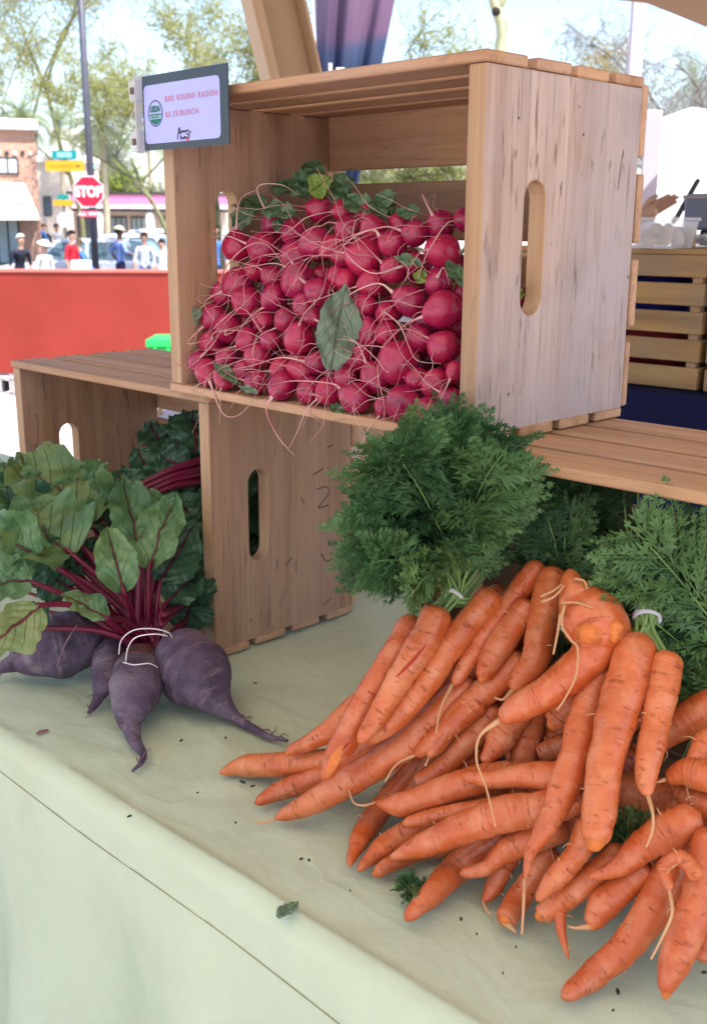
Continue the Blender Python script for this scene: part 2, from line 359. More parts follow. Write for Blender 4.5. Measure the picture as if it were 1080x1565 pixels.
def frond_mat(name, a, b, c):
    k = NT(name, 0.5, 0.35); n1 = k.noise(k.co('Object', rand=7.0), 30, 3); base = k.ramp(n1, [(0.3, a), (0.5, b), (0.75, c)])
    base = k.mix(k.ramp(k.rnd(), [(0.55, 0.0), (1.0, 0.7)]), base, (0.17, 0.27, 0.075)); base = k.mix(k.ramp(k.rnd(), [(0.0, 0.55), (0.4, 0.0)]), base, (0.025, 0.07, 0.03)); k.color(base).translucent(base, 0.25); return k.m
FROND = frond_mat('carrot_frond', (0.040, 0.115, 0.036), (0.080, 0.180, 0.062), (0.16, 0.28, 0.11))
FROND_SHADE = frond_mat('carrot_frond_shaded', (0.026, 0.075, 0.028), (0.048, 0.120, 0.044), (0.09, 0.18, 0.07))  # darker copy of the frond greens, shade put into the colour
STALK = plain('carrot_stalk', (0.20, 0.32, 0.10), 0.45, 0.35, var=0.3, scale=40)
BAND = plain('rubber_band', (0.62, 0.58, 0.62), 0.5, 0.3)
def cloth_mat():
    k = NT('pale_green_cloth', 0.82, 0.15); co = k.co('Object'); n1 = k.noise(co, 3.0, 4)
    base = k.ramp(n1, [(0.3, (0.575, 0.64, 0.445)), (0.7, (0.65, 0.715, 0.525))])
    st = k.noise(co, 9, 4, 0.6); base = k.mix(k.ramp(st, [(0.58, 0.0), (0.8, 0.35)]), base, (0.50, 0.46, 0.28))
    wv = k.wave(k.co('Object', (1, 1, 1)), 900, 0.6, 1, 1.0, 'X'); n2 = k.noise(co, 26, 5, 0.6, 0.4); r1 = k.math('ABSOLUTE', k.math('SUBTRACT', k.noise(k.co('Object', (1, 0.6, 0.35)), 5.5, 2, 0.5, 0.8), 0.5)); r2_ = k.math('ABSOLUTE', k.math('SUBTRACT', k.noise(k.co('Object', (0.7, 1.3, 0.5)), 11, 2, 0.5, 0.5), 0.5)); cre = k.math('ADD', k.ramp(r1, [(0.0, 1.0), (0.09, 0.0)]), k.math('MULTIPLY', k.ramp(r2_, [(0.0, 1.0), (0.08, 0.0)]), 0.5))
    k.color(base).bump(k.math('ADD', k.math('MULTIPLY', cre, 0.30), k.math('ADD', k.math('MULTIPLY', n2, 0.7), k.math('MULTIPLY', wv, 0.03))), 0.6, 0.008); return k.m
CLOTH = cloth_mat()
SEAM = plain('brown_seam_thread', (0.30, 0.26, 0.15), 0.8, 0.1)
NAVY = plain('navy_cloth', (0.012, 0.014, 0.055), 0.85, 0.1)
TAN = plain('tan_painted_steel', (0.50, 0.335, 0.215), 0.5, 0.3, var=0.06)
def canvas(name, c, t):
    k = NT(name, 0.85, 0.1); n1 = k.noise(k.co('Object'), 4, 4); col = k.mix(n1, tuple(x * 0.92 for x in c), c); k.color(col).translucent(col, t); return k.m
CANVAS = canvas('tan_canopy_canvas', (0.70, 0.60, 0.48), 0.50)
CANVAS_B = canvas('brown_canopy_canvas', (0.38, 0.27, 0.19), 0.05)
WCANVAS = canvas('white_tent_fabric', (0.84, 0.83, 0.84), 0.3)
METAL = plain('galvanised_post', (0.10, 0.10, 0.13), 0.5, 0.4, 0.3)
DARK = plain('dark_plastic', (0.02, 0.02, 0.025), 0.4, 0.4)
WHITE = plain('white_paint', (0.80, 0.80, 0.80), 0.5, 0.3, var=0.04)
SKIN = plain('skin', (0.52, 0.30, 0.22), 0.5, 0.35, var=0.08)
SKIN_D = plain('skin_brown', (0.16, 0.075, 0.045), 0.5, 0.35, var=0.08)
GLASSD = plain('window_glass_dark', (0.10, 0.15, 0.18), 0.08, 0.6, var=0.3, scale=0.6)
TYRE = plain('tyre_rubber', (0.02, 0.02, 0.02), 0.8, 0.2)
RIM = plain('wheel_rim', (0.45, 0.45, 0.47), 0.35, 0.5, 0.8)
def clear_mat(name, tint=(0.97, 0.97, 1.0), gloss=0.08):
    k = NT(name); t = k.n.new('ShaderNodeBsdfTransparent'); k.set(t.inputs[0], tint); g = k.n.new('ShaderNodeBsdfGlossy'); g.inputs['Roughness'].default_value = 0.05
    lw0 = k.n.new('ShaderNodeLayerWeight'); lw0.inputs[0].default_value = 0.5
    pw = k.math('ADD', k.math('MULTIPLY', k.math('POWER', lw0.outputs['Facing'], 5.0), 0.3), 0.004); mx = k.n.new('ShaderNodeMixShader'); k.l.new(pw, mx.inputs[0])
    k.l.new(t.outputs[0], mx.inputs[1]); k.l.new(g.outputs[0], mx.inputs[2]); k.l.new(mx.outputs[0], k.out.inputs[0]); return k.m
ACRYLIC = clear_mat('clear_acrylic')
FROST = NT('frosty_plastic', 0.25, 0.5); FROST.color((0.72, 0.72, 0.78)); FROST = FROST.m
_k = NT('frosty_clear'); _t = _k.n.new('ShaderNodeBsdfTransparent'); _k.set(_k.b.inputs['Base Color'], (0.75, 0.74, 0.8)); _k.b.inputs['Roughness'].default_value = 0.2
_x = _k.n.new('ShaderNodeMixShader'); _x.inputs[0].default_value = 0.55; _k.l.new(_k.b.outputs[0], _x.inputs[1]); _k.l.new(_t.outputs[0], _x.inputs[2]); _k.l.new(_x.outputs[0], _k.out.inputs[0]); FROSTCLEAR = _k.m
# ------------------------------------------------------------------ the setting
GZ = -0.75
def ground_z(y):
    return GZ if y < 11 else GZ - 0.45 * min(1.0, (y - 11) / 4.5)
def ground():
    k = NT('sunlit_paving', 0.85, 0.15); co = k.co('Object'); n1 = k.noise(co, 0.7, 5); n2 = k.noise(co, 30, 4)
    base = k.mix(n1, (0.50, 0.43, 0.40), (0.62, 0.55, 0.52)); base = k.mix(k.ramp(n2, [(0.35, 0.35), (0.6, 0.0)]), base, (0.34, 0.29, 0.28)); k.color(base).bump(n2, 0.4, 0.004)
    xs = [-700, -120, -60, -30, -15, -6, 0, 6, 15, 30, 60, 120, 700]; ys = [-300, -60, -20, -6, 0, 4, 8, 11, 12, 13, 14, 15.5, 20, 40, 80, 200, 900]
    v = [(x, y, ground_z(y)) for y in ys for x in xs]; w = len(xs)
    f = [(j * w + i, j * w + i + 1, (j + 1) * w + i + 1, (j + 1) * w + i) for j in range(len(ys) - 1) for i in range(w - 1)]
    tag(obj('ground', mesh('ground', v, f, smooth=False), k.m), kind='structure')
    a = plain('asphalt', (0.075, 0.072, 0.078), 0.9, 0.15, var=0.2, scale=2)
    tag(box('road', (-200, 18, GZ - 0.6), (200, 44, GZ - 0.446), a), kind='structure')
    tag(box('kerb', (-200, 44.0, GZ - 0.6), (200, 44.3, GZ - 0.33), plain('kerb_concrete', (0.45, 0.43, 0.41), 0.85)), kind='structure')
    st = plain('road_paint', (0.75, 0.62, 0.15), 0.8)
    for i in range(9):
        tag(box('road_marking', (-36 + i * 9, 30.9, GZ - 0.445), (-32 + i * 9, 31.05, GZ - 0.442), st), kind='structure')
ground()

# stall canopy: one big canvas roof on four steel legs over the table; it keeps the sun off the vegetables
def canopy(name, label, x0, x1, y0, y1, z0, zr, legs=True, val=0.22, group=None, mat=CANVAS, legm=TAN):
    root = empty(name, TM @ Matrix.Translation((0, 0, GZ)), label, 'canopy', group)
    h0, h1 = z0 - GZ, zr - GZ; cx, cy = (x0 + x1) / 2, (y0 + y1) / 2
    v = [(x0, y0, h0), (x1, y0, h0), (x1, y1, h0), (x0, y1, h0), (cx, cy, h1)]
    obj('roof', mesh('roof', v, [(0, 1, 4), (1, 2, 4), (2, 3, 4), (3, 0, 4)], smooth=False), mat, root)
    for (a, b) in (((x0, y0), (x1, y0)), ((x1, y0), (x1, y1)), ((x1, y1), (x0, y1)), ((x0, y1), (x0, y0))):
        n = 25; vv = []
        for i in range(n):
            t = i / (n - 1); x, y = a[0] + (b[0] - a[0]) * t, a[1] + (b[1] - a[1]) * t
            vv += [(x, y, h0), (x, y, h0 - val + 0.012 * math.sin(i * 2.1))]
        obj('valance', mesh('valance', vv, [(2 * i, 2 * i + 1, 2 * i + 3, 2 * i + 2) for i in range(n - 1)]), mat, root)
        m = MB(); m.cyl((*a, h0 - 0.03), (*b, h0 - 0.03), 0.016, 8); m.build('roof_rail', TAN, root, True)
    if legs:
        for (x, y) in ((x0, y0), (x1, y0), (x1, y1), (x0, y1)):
            box('leg', (x - 0.02, y - 0.02, 0), (x + 0.02, y + 0.02, h0 - 0.05), legm, root, 0.003)
    return root
canopy('market_canopy', 'tan canvas market canopy roof over the vegetable stall', -1.75, 1.75, -2.2, 1.45, 1.62, 2.25)
_e = onplane(940, 0, Vector((0, 0, 1.30)), Vector((0, 0, 1))); _e = TI @ _e; _e2 = TI @ onplane(1080, 33, Vector((0, 0, 1.30)), Vector((0, 0, 1)))
_xm = (_e.x + _e2.x) / 2
LEGW = plain('pale_canopy_leg', (0.66, 0.60, 0.66), 0.5, var=0.04)
canopy('neighbour_canopy', 'tan canopy of the neighbouring stall, its edge in the top right corner', _xm, _xm + 2.6, -0.2, 5.4, 1.45, 1.95, val=0.15, legm=LEGW, mat=CANVAS_B)

# slanted steel channel strut behind the radish crate
def strut():
    Y = 2.35; a0 = aty(380, 0, Y); b0 = aty(405, 125, Y); a1 = aty(462, 0, Y); b1 = aty(492, 112, Y)
    up = ((a0 + a1) / 2 - (b0 + b1) / 2).normalized(); base = (b0 + b1) / 2
    base = base - up * ((base.z - GZ) / up.z); top = base + up * ((1.75 - GZ) / up.z)
    w = pxm(86, aty(430, 50, Y)); x = (Vector((1, 0, 0)) - up * up.x).normalized(); y = up.cross(x); M = Matrix((x, y, up)).transposed().to_4x4(); M.translation = base
    M = M @ Matrix.Rotation(R(22), 4, 'Z')
    L = (top - base).length; root = empty('canopy_strut', M, 'slanted tan steel channel strut rising behind the radish crate', 'strut')
    t = 0.006; d = 0.05; hw = w / 2 * 1.0
    box('web', (-hw + t, 0.03, 0), (hw - t, 0.03 + t, L), TAN, root, 0.001)
    box('flange', (-hw, -0.02, 0), (-hw + t, 0.045, L), TAN, root, 0.001); box('flange', (hw - t, -0.02, 0), (hw, 0.045, L), TAN, root, 0.001)
    box('lip', (-hw + t, -0.02, 0), (-hw + 0.022, -0.02 + t, L), TAN, root, 0.001)
    box('foot_plate', (-0.1, -0.09, -0.004), (0.1, 0.1, 0.006), TAN, root, 0.001)
strut()

# ------------------------------------------------------------------ table and cloth
def fbm(x, y, s, seed=0.0): return mnoise.fractal(Vector((x * s, y * s, seed)), 1.0, 2.0, 4)
TX0, TX1, TYF, TYB = -1.80, 0.95, -0.2555, 0.505
def table():
    root = empty('folding_table', TM @ Matrix.Translation((0, 0, GZ)), 'long folding table hidden under the pale green cloth', 'table')
    ply = plain('grey_table_top', (0.5, 0.5, 0.48), 0.6)
    box('tabletop', (TX0 + 0.02, TYF + 0.02, 0.70), (TX1 - 0.02, TYB - 0.02, 0.735), ply, root, 0.004)
    for x in (TX0 + 0.2, TX1 - 0.2):
        for y in (TYF + 0.1, TYB - 0.1):
            m = MB(); m.cyl((x, y, 0.0), (x, y, 0.70), 0.014, 10); m.build('leg', METAL, root, True)
    # cloth: one draped sheet, profile = floor front -> rounded front edge -> top -> back edge -> floor
    prof = []
    rr = 0.021
    for i in range(30): prof.append(('f', i / 29))
    n_top = 74
    NX = 330; v = []; uv = []; rows = []
    def front(t, x):      # t 0 bottom .. 1 at the edge
        z = -0.62 + (0.62 - rr) * t
        amp = (1 - t) ** 1.15
        fold = 0.008 * amp * math.sin(x * 53 + 2 * math.sin(x * 7) + z * 5) + 0.055 * amp * math.sin(x * 21 + 1.5 * math.sin(x * 4.3) + 0.6 * math.sin(z * 7)) + 0.012 * amp * fbm(x, z * 0.4, 4.0, 3.1)
        cr = 0.004 * fbm(x + 0.35 * z, z, 9.0, 1.7) * min(1.0, (1 - t) * 5 + 0.3) + 0.0022 * abs(fbm(x * 0.9 + z, z - x * 0.3, 14.0, 9.0))
        return (TYF - rr * 0.0 - 0.012 * amp + fold * 0.9 + cr, z)
    for i in range(34): rows.append(('f', i / 33))
    for i in range(1, 8): rows.append(('a', i / 8))
    for i in range(n_top): rows.append(('t', i / (n_top - 1)))
    for i in range(1, 8): rows.append(('b', i / 8))
    for i in range(12): rows.append(('k', i / 11))
    for kind, t in rows:
        for j in range(NX):
            x = TX0 + (TX1 - TX0) * j / (NX - 1)
            edge = 0.0035 * fbm(x, 0.3, 6, 2.0)
            if kind == 'f': y, z = front(t, x); y += edge * t
            elif kind == 'a':
                q = t * PI / 2; y = TYF + rr - rr * math.cos(q) + edge * (1 - t); z = -rr + rr * math.sin(q) + edge * t * 0.6
            elif kind == 't':
                y = TYF + rr + (TYB - TYF - 2 * rr) * t
                w = fbm(x + 0.3 * y, y, 3.2, 0.5); cr = abs(fbm(x * 0.8 - y * 0.9, y + x * 0.5, 7.5, 4.4)) * 0.5 + abs(fbm(x * 1.1 + y * 0.7, y * 1.4, 12.0, 8.1)) * 0.3
                z = -0.0052 + max(-0.0045, min(0.0050, 0.0045 * w + 0.0085 * (cr - 0.22))) + 0.6 * edge * max(0, 1 - t * 14)
            elif kind == 'b':
                q = t * PI / 2; y = TYB - rr + rr * math.sin(q); z = -rr + rr * math.cos(q) - 0.003
            else: y = TYB + 0.006 * math.sin(x * 19) * t; z = -rr - (0.6 - rr) * t
            v.append((x, y, z)); uv.append((x, y + z))
    f = [(r * NX + j, r * NX + j + 1, (r + 1) * NX + j + 1, (r + 1) * NX + j) for r in range(len(rows) - 1) for j in range(NX - 1)]
    cl = obj('tablecloth', mesh('tablecloth', v, f, uv), CLOTH, None, TM.copy())
    tag(cl, 'pale green cloth draped over the market table with a brown seam along its front', 'tablecloth')
    # the seam: follows the front drape just below the edge
    pn = (TM.to_3x3() @ Vector((0, 1, 0))); pp = T(0, TYF, 0); pts = []
    px = [(-60, 1134), (0, 1178), (130, 1277), (250, 1362), (345, 1430), (450, 1511), (520, 1566), (600, 1630), (760, 1760)]
    for q in catmull([Vector((u, w, 0)) for u, w in px], 110):
        y = TYF
        for _ in range(8):      # meet the line of sight with the drape itself
            P = TI @ onplane(q.x, q.y, T(0, y, 0), pn); t = (P.z + 0.62) / (0.62 - rr); tt = min(1.0, max(0.0, t)); y = front(tt, P.x)[0] + 0.0035 * fbm(P.x, 0.3, 6, 2.0) * tt
        pts.append(Vector((P.x, y - 0.0004, P.z)))
    tube('seam', pts, [0.00055] * len(pts), SEAM, cl, 6)
table()

# ------------------------------------------------------------------ wooden crates lying on their sides
CW, CD, CH, CT, CE = 0.46, 0.2363, 0.3085, 0.0099, 0.0192
def slot_loop(cy, cz, hw, hl, n=10):
    p = []
    for i in range(n + 1): a = PI * i / n; p.append((cy + hw * math.cos(a), cz + hl - hw + hw * math.sin(a)))
    for i in range(n + 1): a = PI + PI * i / n; p.append((cy + hw * math.cos(a), cz - hl + hw + hw * math.sin(a)))
    return p
_v, _f, _u = tubedata([(0, 0, -0.001), (0, 0, 0.0003)], [0.0017, 0.0014], 8, 2)
NAIL = mesh('nail', _v, _f); NAIL.materials.append(plain('rusty_nail', (0.07, 0.05, 0.045), 0.6, 0.4))
def crate(x, y, ang, z, label, end_mat, left_mat=None, back=4, seed=1, name='wooden_crate', W=CW, slat_mat=None, hs=(0.0695, 0.0695, 0.0695, 0.0695)):
    r = random.Random(seed); sm = slat_mat or WOOD_SLAT
    root = empty(name, Matrix.Translation((x, y, z)) @ Matrix.Rotation(ang, 4, 'Z'), label, 'crate', 'wooden produce crates on their sides')
    for k, x0 in enumerate((0.0, W - CE)):
        outer = [(0, CT), (CD * 0.5, CT), (CD, CT), (CD, CT + CH * 0.5), (CD, CT + CH), (CD * 0.5, CT + CH), (0, CT + CH), (0, CT + CH * 0.5)]
        v, f = extrude_poly([outer, slot_loop(0.0735, CT + CH * 0.52, 0.0155, 0.0585)[::-1]], x0, x0 + CE, 'yz')
        me = fix_normals(mesh('end_board', v, f, smooth=False)); o = obj('end_board', me, [(left_mat or WOOD_END_B) if k == 0 else end_mat, WOOD_EDGE], root)
        for pl in me.polygons:
            if abs(pl.normal.x) < 0.5: pl.material_index = 1
        bv = o.modifiers.new('edge', 'BEVEL'); bv.width = 0.0016; bv.segments = 2; bv.limit_method = 'ANGLE'; bv.angle_limit = R(50)
    ws = [0.055, 0.050, 0.050, 0.048]; gap = (CD + 0.004 - sum(ws)) / 3
    for zlo in (0.0, CT + CH):
        yy = -0.002
        for k, w in enumerate(ws):
            dx = r.uniform(-0.0015, 0.002); dz = r.uniform(0, 0.0006)
            box('slat', (dx, yy + r.uniform(-0.001, 0.001), zlo + dz * (1 if zlo else 0)), (W + r.uniform(-0.001, 0.0025), yy + w, zlo + CT - (0 if zlo else dz)), sm, root, 0.0014)
            if zlo:
                for xn in (0.008, W - 0.010):
                    for yn in (0.25, 0.75): nl = bpy.data.objects.new('nail', NAIL); C.objects.link(nl); nl.parent = root; nl.location = (xn + r.uniform(-.003, .003), yy + w * yn + r.uniform(-.004, .004), zlo + CT + 0.0003)
            yy += w + gap
    gp = (CH - sum(hs) + 0.006) / 3; zz = CT - 0.003
    for hw in hs:
        box('back_slat', (r.uniform(-0.002, 0.001), CD + 0.0004, zz + 0.004), (W + r.uniform(0, 0.003), CD + CT, zz + hw), sm, root, 0.0014)
        zz += hw + gp
    return root
Z2 = CH + 2 * CT + 0.0008
U = crate(-0.2151, 1.26, -0.7972, Z2 + 0.0004, 'upper wooden crate holding the heap of red radishes', WOOD_END, WOOD_END_B, seed=3)
L = crate(-0.4965, 1.5589, -0.7802, 0.0, 'lower left wooden crate open behind the beet leaves', WOOD_END_B, WOOD_END_B, seed=5, hs=(0.062, 0.062, 0.062, 0.092))
RC = crate(0.0554, 0.9697, RA, 0.0, 'lower right wooden crate behind the carrot pile, slats reaching the right edge', WOOD_END_B, WOOD_END_B, seed=8)
UM, LM, RM = U.matrix_world.copy(), L.matrix_world.copy(), RC.matrix_world.copy()
def local_plane(M, u, v, p, n):
    P = onplane(u, v, M @ Vector(p), M.to_3x3() @ Vector(n)); return M.inverted() @ P
# faint inked marks on the lower left crate's end board
INK = plain('faded_ink', (0.16, 0.11, 0.095), 0.9, 0.1)
for pts in ([(484, 748), (498, 744), (503, 752), (492, 768), (486, 776), (502, 772)], [(461, 760), (464, 770)], [(478, 726), (494, 716)], [(436, 865), (446, 852)], [(490, 846), (500, 858), (514, 848)], [(494, 925), (506, 914)], [(500, 684), (508, 680)]):
    q = [local_plane(LM, u, v, (CW, 0, 0), (1, 0, 0)) + Vector((-0.0007, 0, 0)) for u, v in pts]
    m = MB(); m.tube(q, [0.0013] * len(q), 6, max(3, len(q) * 4)); m.build('ink_mark', INK, L, True)
# ------------------------------------------------------------------ price sign clipped to the radish crate
def price_sign():
    yk = -0.016
    c = [local_plane(UM, u, v, (0, yk, 0), (0, 1, 0)) for (u, v) in ((222, 113), (357, 97), (347, 218), (214, 235))]
    TLc, TRc, BRc, BLc = c
    ex = ((TRc - TLc) + (BRc - BLc)).normalized(); W = ((TRc - TLc).length + (BRc - BLc).length) / 2; H = ((TLc - BLc).length + (TRc - BRc).length) / 2
    ey = Vector((0, -1, 0)).cross(ex) * -1.0
    ez = ex.cross(Vector((0, 1, 0))); ez = ez if ez.z > 0 else -ez
    ctr = (TLc + TRc + BRc + BLc) / 4
    M = Matrix((ex, -Vector((0, 1, 0)).normalized() * -1, ez)).transposed().to_4x4(); M.translation = ctr
    root = empty('price_sign', UM @ M, 'clear acrylic price sign for red round radishes clipped to the upper crate', 'price sign')
    # local axes: x right, z up, -y towards the viewer
    w, h = W / 2, H / 2
    paper_b = plain('sign_border_ink', (0.028, 0.042, 0.05), 0.35, 0.4, var=0.05); paper_w = plain('sign_paper', (0.47, 0.48, 0.82), 0.35, 0.4, var=0.03)
    box('card', (-w * 0.97, -0.0006, -h * 0.97), (w * 0.97, 0.0006, h * 0.97), paper_b, root)
    def rrect(x0, x1, z0, z1, r, n=6):
        p = []
        for (cx, cz, a0) in ((x1 - r, z1 - r, 0), (x0 + r, z1 - r, 90), (x0 + r, z0 + r, 180), (x1 - r, z0 + r, 270)):
            for i in range(n + 1): a = R(a0 + 90 * i / n); p.append((cx + r * math.cos(a), cz + r * math.sin(a)))
        return p
    def plate(name, loops, y, mat):
        v, f = extrude_poly(loops, y, y + 0.0002, 'xz'); return obj(name, fix_normals(mesh(name, v, f, smooth=False)), mat, root)
    px0, px1, pz0, pz1 = -w * 0.93, w * 0.80, -h * 0.80, h * 0.72
    plate('white_panel', [rrect(px0, px1, pz0, pz1, 0.006)], -0.0009, paper_w)
    box('acrylic_sheet', (-w, -0.0035, -h), (w, -0.0017, h), ACRYLIC, root); box('acrylic_sheet', (-w, 0.0010, -h), (w, 0.0026, h), ACRYLIC, root)
    # round seal
    gr = plain('seal_green', (0.01, 0.16, 0.11), 0.5, var=0.03); dk = plain('seal_ring', (0.05, 0.10, 0.16), 0.5, var=0.03)
    def disc(cx, cz, r, a0=0, a1=360, n=36): return [(cx + r * math.cos(R(a0 + (a1 - a0) * i / n)), cz + r * math.sin(R(a0 + (a1 - a0) * i / n))) for i in range(n + (a1 - a0 < 360))]
    cx, cz, r = -w * 0.66, -h * 0.02, h * 0.345
    plate('seal_ring', [disc(cx, cz, r), disc(cx, cz, r * 0.90)[::-1]], -0.0012, dk)
    lowz = -0.05 * r; a = math.degrees(math.asin(0.05))
    plate('seal_lower_half', [disc(cx, cz, r * 0.84, 180 + a, 360 - a, 24)], -0.0012, gr)
    def letters(txt, size, x, z, mat, bold=0.0, align='CENTER', shear=0.0, sp=1.0, sx=1.0):
        me = text_mesh(txt, size, bold, align, 0.0, shear, sp)
        return obj('lettering', me, mat, root, Matrix.Translation((x, -0.0016, z)) @ Matrix.Rotation(PI / 2, 4, 'X') @ Matrix.Diagonal((sx, 1, 1, 1)))
    letters('USDA', r * 0.62, cx, cz + r * 0.30, gr, 0.0004, sx=0.85)
    box('seal_band', (cx - r * 0.78, -0.0013, cz - r * 0.42), (cx + r * 0.78, -0.00125, cz - r * 0.14), plain('seal_band_pale', (0.45, 0.72, 0.75), 0.5, var=0.03), root)
    letters('ORGANIC', r * 0.30, cx, cz - r * 0.28, gr, 0.0001)
    red = plain('sign_red_ink', (0.66, 0.20, 0.22), 0.5, var=0.03)
    tx = -w * 0.42
    letters('RED ROUND RADISH', h * 0.20, tx, h * 0.30, red, 0.0001, 'LEFT', sp=1.4, sx=0.93); letters('$3.25/BUNCH', h * 0.20, tx, -h * 0.09, red, 0.0001, 'LEFT', sp=1.4, sx=0.93)
    # hand-drawn farm mark: looping pen strokes and a small heart
    ink = plain('sign_black_ink', (0.03, 0.035, 0.05), 0.5, var=0.03); lx, lz, s = -w * 0.02, -h * 0.60, h * 0.16
    strokes = [[(-1.0, -0.9), (-0.62, 0.95), (-0.45, -0.2)], [(-0.9, 0.05), (-0.3, 0.15)], [(-0.3, 0.45), (-0.1, 0.1), (0.05, 0.45), (0.2, 0.1), (0.4, 0.45), (0.55, 0.15), (0.75, 0.5), (1.0, 0.1)],
               [(-0.45, -0.35), (-0.45, -1.0)], [(-0.45, -0.6), (-0.2, -0.7), (-0.2, -1.0)], [(-0.1, -0.6), (0.1, -0.95), (0.25, -0.5), (0.4, -0.95)], [(0.55, 0.0), (0.8, -0.35), (1.3, 0.2)], [(0.5, -0.6), (0.75, -0.8), (1.05, -0.45)]]
    for st in strokes:
        m = MB(); m.tube([(lx + a * s * 1.7, -0.0014, lz + b * s) for a, b in st], [0.00045] * len(st), 5, len(st) * 4); m.build('pen_stroke', ink, root, True)
    hp = [(math.sin(t) ** 3, (13 * math.cos(t) - 5 * math.cos(2 * t) - 2 * math.cos(3 * t) - math.cos(4 * t)) / 16) for t in [2 * PI * i / 28 for i in range(28)]]
    plate('heart_mark', [[(lx + s * 1.2 + x * s * 0.42, lz - s * 1.0 + z * s * 0.42) for x, z in hp]], -0.0014, plain('sign_pink_ink', (0.62, 0.09, 0.19), 0.5, var=0.03))
    # clear clip down the left edge
    box('clip_channel', (-w - 0.006, -0.005, -h * 1.02), (-w + 0.012, -0.0037, h * 1.02), ACRYLIC, root); box('clip_channel', (-w - 0.006, 0.0028, -h * 1.02), (-w + 0.012, 0.004, h * 1.02), ACRYLIC, root)
    box('clip_spine', (-w - 0.0085, -0.005, -h * 1.02), (-w - 0.006, 0.004, h * 1.02), FROSTCLEAR, root, 0.0005)
    for z in (h * 0.62, -h * 0.72):
        box('clip_jaw', (-w - 0.014, -0.008, z - 0.011), (-w - 0.002, 0.008, z + 0.011), FROSTCLEAR, root, 0.001)
        box('clip_pin', (-w - 0.009, -0.0095, z - 0.004), (-w - 0.002, -0.0080, z + 0.003), plain('clip_brown', (0.12, 0.07, 0.06), 0.5), root, 0.0005)
    lp = [(-w - 0.008, 0, h * 0.3), (-w - 0.022, 0, 0.0), (-w - 0.020, 0, -h * 0.35), (-w - 0.008, 0, -h * 0.6)]
    tube('clip_spring', lp, [0.0008] * 4, FROSTCLEAR, root, 6, 16)
price_sign()
def side_clip():
    P = local_plane(LM, 4, 588, (0, -0.004, 0), (0, 1, 0)); s = 0.001
    root = empty('sign_clip', LM @ Matrix.Translation(P), 'clear plastic sign clip on the left post of the lower left crate', 'clip')
    box('jaw', (-0.012, -0.006, 0.0085), (0.030, 0.006, 0.0110), FROSTCLEAR, root, 0.0008); box('jaw', (-0.012, -0.006, -0.0120), (0.030, 0.006, -0.0095), FROSTCLEAR, root, 0.0008)
    box('pad', (0.008, -0.005, -0.0075), (0.016, 0.003, 0.0068), DARK, root, 0.0008); box('bracket', (-0.010, -0.004, -0.0095), (0.007, 0.002, 0.0085), FROST, root, 0.001)
    box('back_plate', (0.014, 0.0042, -0.016), (0.040, 0.0052, 0.018), FROSTCLEAR, root)
side_clip()

# ------------------------------------------------------------------ radishes
ORD = ['first', 'second', 'third', 'fourth', 'fifth', 'sixth', 'seventh', 'eighth', 'ninth', 'tenth', 'eleventh', 'twelfth', 'thirteenth', 'fourteenth']
RAD = [(470,180,45),(550,185,40),(645,195,42),(885,235,52),(975,215,50),(310,232,42),(425,265,48),(505,300,52),(610,250,45),(695,250,45),(780,295,50),(935,325,60),(230,310,50),(315,320,50),(435,345,50),(660,345,65),(555,310,40),(770,390,45),(445,425,62),(350,415,38),(235,435,50),(690,440,45),(920,430,45),(530,455,45),(360,480,48),(825,495,58),(940,525,65),(465,505,42),(265,500,48),(675,510,42),(180,470,38),(400,560,40),(320,560,38),(745,545,42),(140,550,42),(490,545,35),(200,590,45),(685,605,45),(750,600,40),(845,630,48),(940,655,52),(445,625,55),(345,630,33),(270,630,42),(120,655,45),(195,690,38),(300,685,45),(645,695,45),(245,735,35),(780,710,68),(380,735,42),(445,740,48),(505,710,40),(130,755,48),(75,690,35),(610,750,40),(705,765,52),(910,780,48),(200,785,42),(300,775,40),(395,815,48),(480,820,45),(545,805,45),(660,835,52),(735,860,35),(805,855,58),(885,870,48),(965,830,40),(845,770,40),(980,740,35),(590,640,45),(570,420,40),(600,345,42),(840,365,38),(295,385,36),(830,268,42),(745,232,36),(600,420,38)]
def zoom4(x, y): return 260 + x / 2.25, 240 + y / 2.25
HY0, HY1 = 0.016, 0.088
def zheap(y): return CT + 0.016 + (y - HY0) / (HY1 - HY0) * 0.179
def heap_u(u, v, off=0.0):      # the slope of the radish heap, in crate coordinates
    a = Vector((0, HY0, CT + 0.016)); b = Vector((0, HY1, CT + 0.195)); d = (b - a).normalized(); n = Vector((0, -d.z, d.y))
    return local_plane(UM, u, v, a + n * off, n)
rad_lib = []
for q in range(7):
    r0 = random.Random(q); v = []; f = []; NS, NR = 18, 13
    el = r0.uniform(0.95, 1.12); ph = r0.uniform(0, 6)
    for i in range(NR):
        t = PI * i / (NR - 1); z = math.cos(t); rr = math.sin(t) * (1 + 0.05 * math.sin(t * 2 + ph))
        zz = z * el + (0.10 * max(0, -z) ** 6 * -1.6) - 0.10 * max(0, z) ** 8
        for k in range(NS):
            a = 2 * PI * k / NS; w = 1 + 0.028 * math.sin(2 * a + ph) + 0.022 * math.sin(3 * a + 2 * ph + z * 2)
            v.append((rr * w * math.cos(a), rr * w * math.sin(a), zz))
    for i in range(NR - 1):
        for k in range(NS): f.append((i * NS + k, i * NS + (k + 1) % NS, (i + 1) * NS + (k + 1) % NS, (i + 1) * NS + k))
    m = mesh('radish', v, f[::1]); fix_normals(m); m.polygons.foreach_set('use_smooth', [True] * len(m.polygons)); m.materials.append(RADISH); rad_lib.append(m)
rad_list = []
